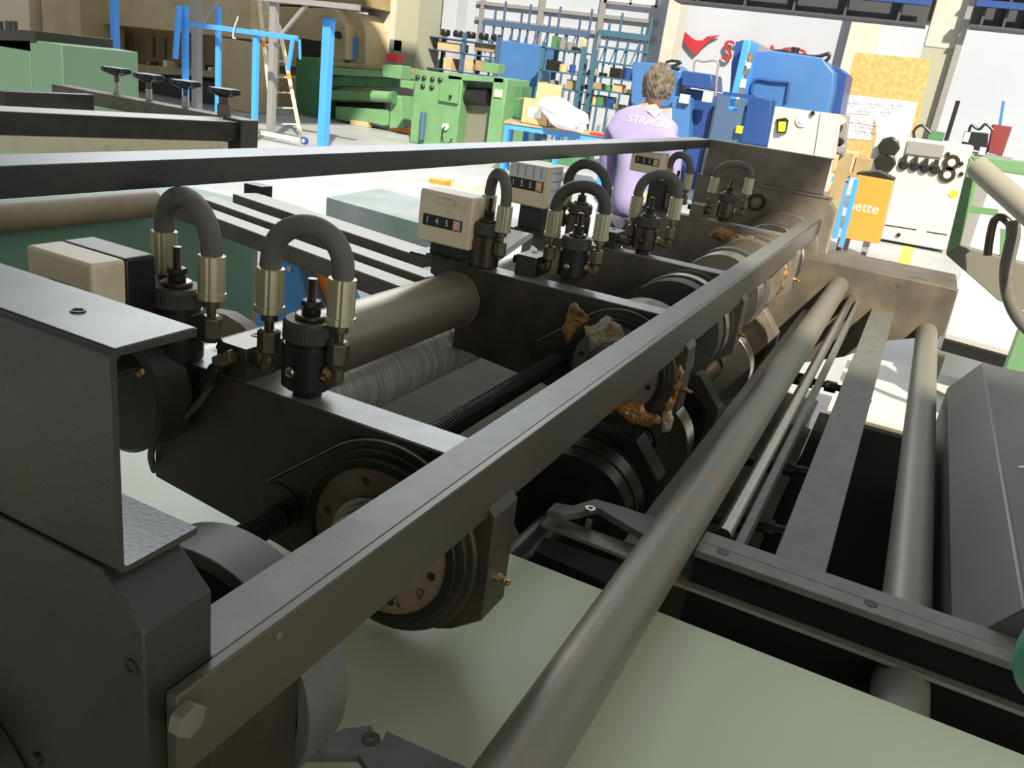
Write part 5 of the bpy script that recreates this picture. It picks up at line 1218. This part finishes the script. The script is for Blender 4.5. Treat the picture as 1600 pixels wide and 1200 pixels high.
# head: shaped by rings, turned slightly down and to the right
k = MB(); bmesh.ops.create_icosphere(k.b, subdivisions=4, radius=1)
hc = Vector((wx+.045, wy-.035, hz-.01))
for v in k.b.verts:
    p = v.co; jaw = 1-.26*max(0, -p.z)**1.3
    v.co = hc+Vector((p.x*.098*(1 if p.x < 0 else jaw*1.02), p.y*.076*jaw, p.z*.118))
    if p.x > .75 and abs(p.y) < .22 and -.35 < p.z < .05: v.co.x += .022
head = k.build('head', SKIN, t)
for s_ in (-1, 1):
    k = MB(); k.sphere(hc+Vector((-.004, s_*.080, -.012)), .03, (.55, .35, 1.0)); k.build('ear', SKIN, head)
    k = MB(); k.sphere(hc+Vector((.088, s_*.03, .012)), .012); k.build('eye', WHITE, head)
k = MB(); k.sphere(hc+Vector((.096, 0, -.055)), .02, (.5, 1.1, .35)); k.build('mouth', mat('lips', (.45, .18, .15), .5), head)
k = MB(); bmesh.ops.create_icosphere(k.b, subdivisions=5, radius=1)
dl = []
for v in k.b.verts:
    p = v.co.copy()
    if (p.z < -.62 and p.x < .2) or (p.x > .45 and p.z < .45) or (p.z < -.05 and p.x > .12): dl.append(v); continue
    r = 1+.055*math.sin(11*p.y+6*p.z)*math.sin(9*p.x+8*p.z)+.035*math.sin(23*p.y+3)*math.sin(19*p.z)
    v.co = hc+Vector((p.x*.114*r-.004, p.y*.094*r, p.z*.130*r+.004))
bmesh.ops.delete(k.b, geom=dl, context='VERTS')
k.build('hair', HAIR, t)
# print on the back: a plate of letters following the jacket, found by casting rays on it
bpy.context.view_layer.update()
def on_back(y, z):
    o = ORG[jk.name]; hit = jk.ray_cast(Vector((-1, y-o.y, z-o.z)), Vector((1, 0, 0)))
    return hit[1]+o if hit[0] else None
def curved_text(nm, body, size, y, z, wide):
    o = text(nm, body, WHITE, size, (0, y, z), FACE, None, depth=.001, wide=wide)
    for v in o.data.vertices:
        h_ = on_back(v.co.y, v.co.z)
        v.co.x = (h_.x if h_ else wx-.14)-.004+v.co.x*.5
    for v in o.data.vertices: v.co -= ORG[jk.name]
    o.parent = jk; ORG[o.name] = ORG[jk.name]; return o
q = at(1017, 188, 'x', wx-.12)
curved_text('back_lettering', 'STRACO', .064, q.y+.025, q.z-.012, 1.05)
em = [(1006, 168), (1011, 171), (1018, 174), (1024, 171), (1032, 170), (1027, 175), (1020, 184), (1013, 178)]
pts = [P_(u, v, wx-.12) for u, v in em]
k = MB(); k.prism([(p.y, p.z) for p in pts], 'x', -.001, .001); o = k.build('back_emblem', WHITE, jk)
hs = [on_back(y_, z_) for y_, z_ in [(p.y, p.z) for p in pts]]
xm = min([h_.x for h_ in hs if h_] or [wx-.14])-.004
for v in o.data.vertices: v.co.x = xm+(v.co+ORG[jk.name]).x-ORG[jk.name].x
# hands reaching forward
for s_ in (-1, 1):
    w0 = Vector((wx+.36, wy+s_*.14, sh-.47))
    vs = [w0-Vector((wx, wy, 0)), w0+Vector((.05, 0, -.01))-Vector((wx, wy, 0)), w0+Vector((.09, 0, -.02))-Vector((wx, wy, 0))]; es = [(0, 1), (1, 2)]; rs = [.026, (.034, .02), (.034, .016)]
    for f in range(4):
        b0 = len(vs); yo = (-.027+.018*f); ln = (.060, .072, .068, .052)[f]
        vs += [vs[2]+Vector((.012, yo, -.003)), vs[2]+Vector((.012+ln*.5, yo*1.1, -.012)), vs[2]+Vector((.012+ln*.85, yo*1.15, -.032))]
        es += [(2, b0), (b0, b0+1), (b0+1, b0+2)]; rs += [.010, .009, .008]
    b0 = len(vs); vs += [vs[1]+Vector((.01, -s_*.035, -.005)), vs[1]+Vector((.045, -s_*.055, -.018))]; es += [(1, b0), (b0, b0+1)]; rs += [.013, .010]
    skin('hand', [tuple(v) for v in vs], es, rs, SKIN, t, 2)
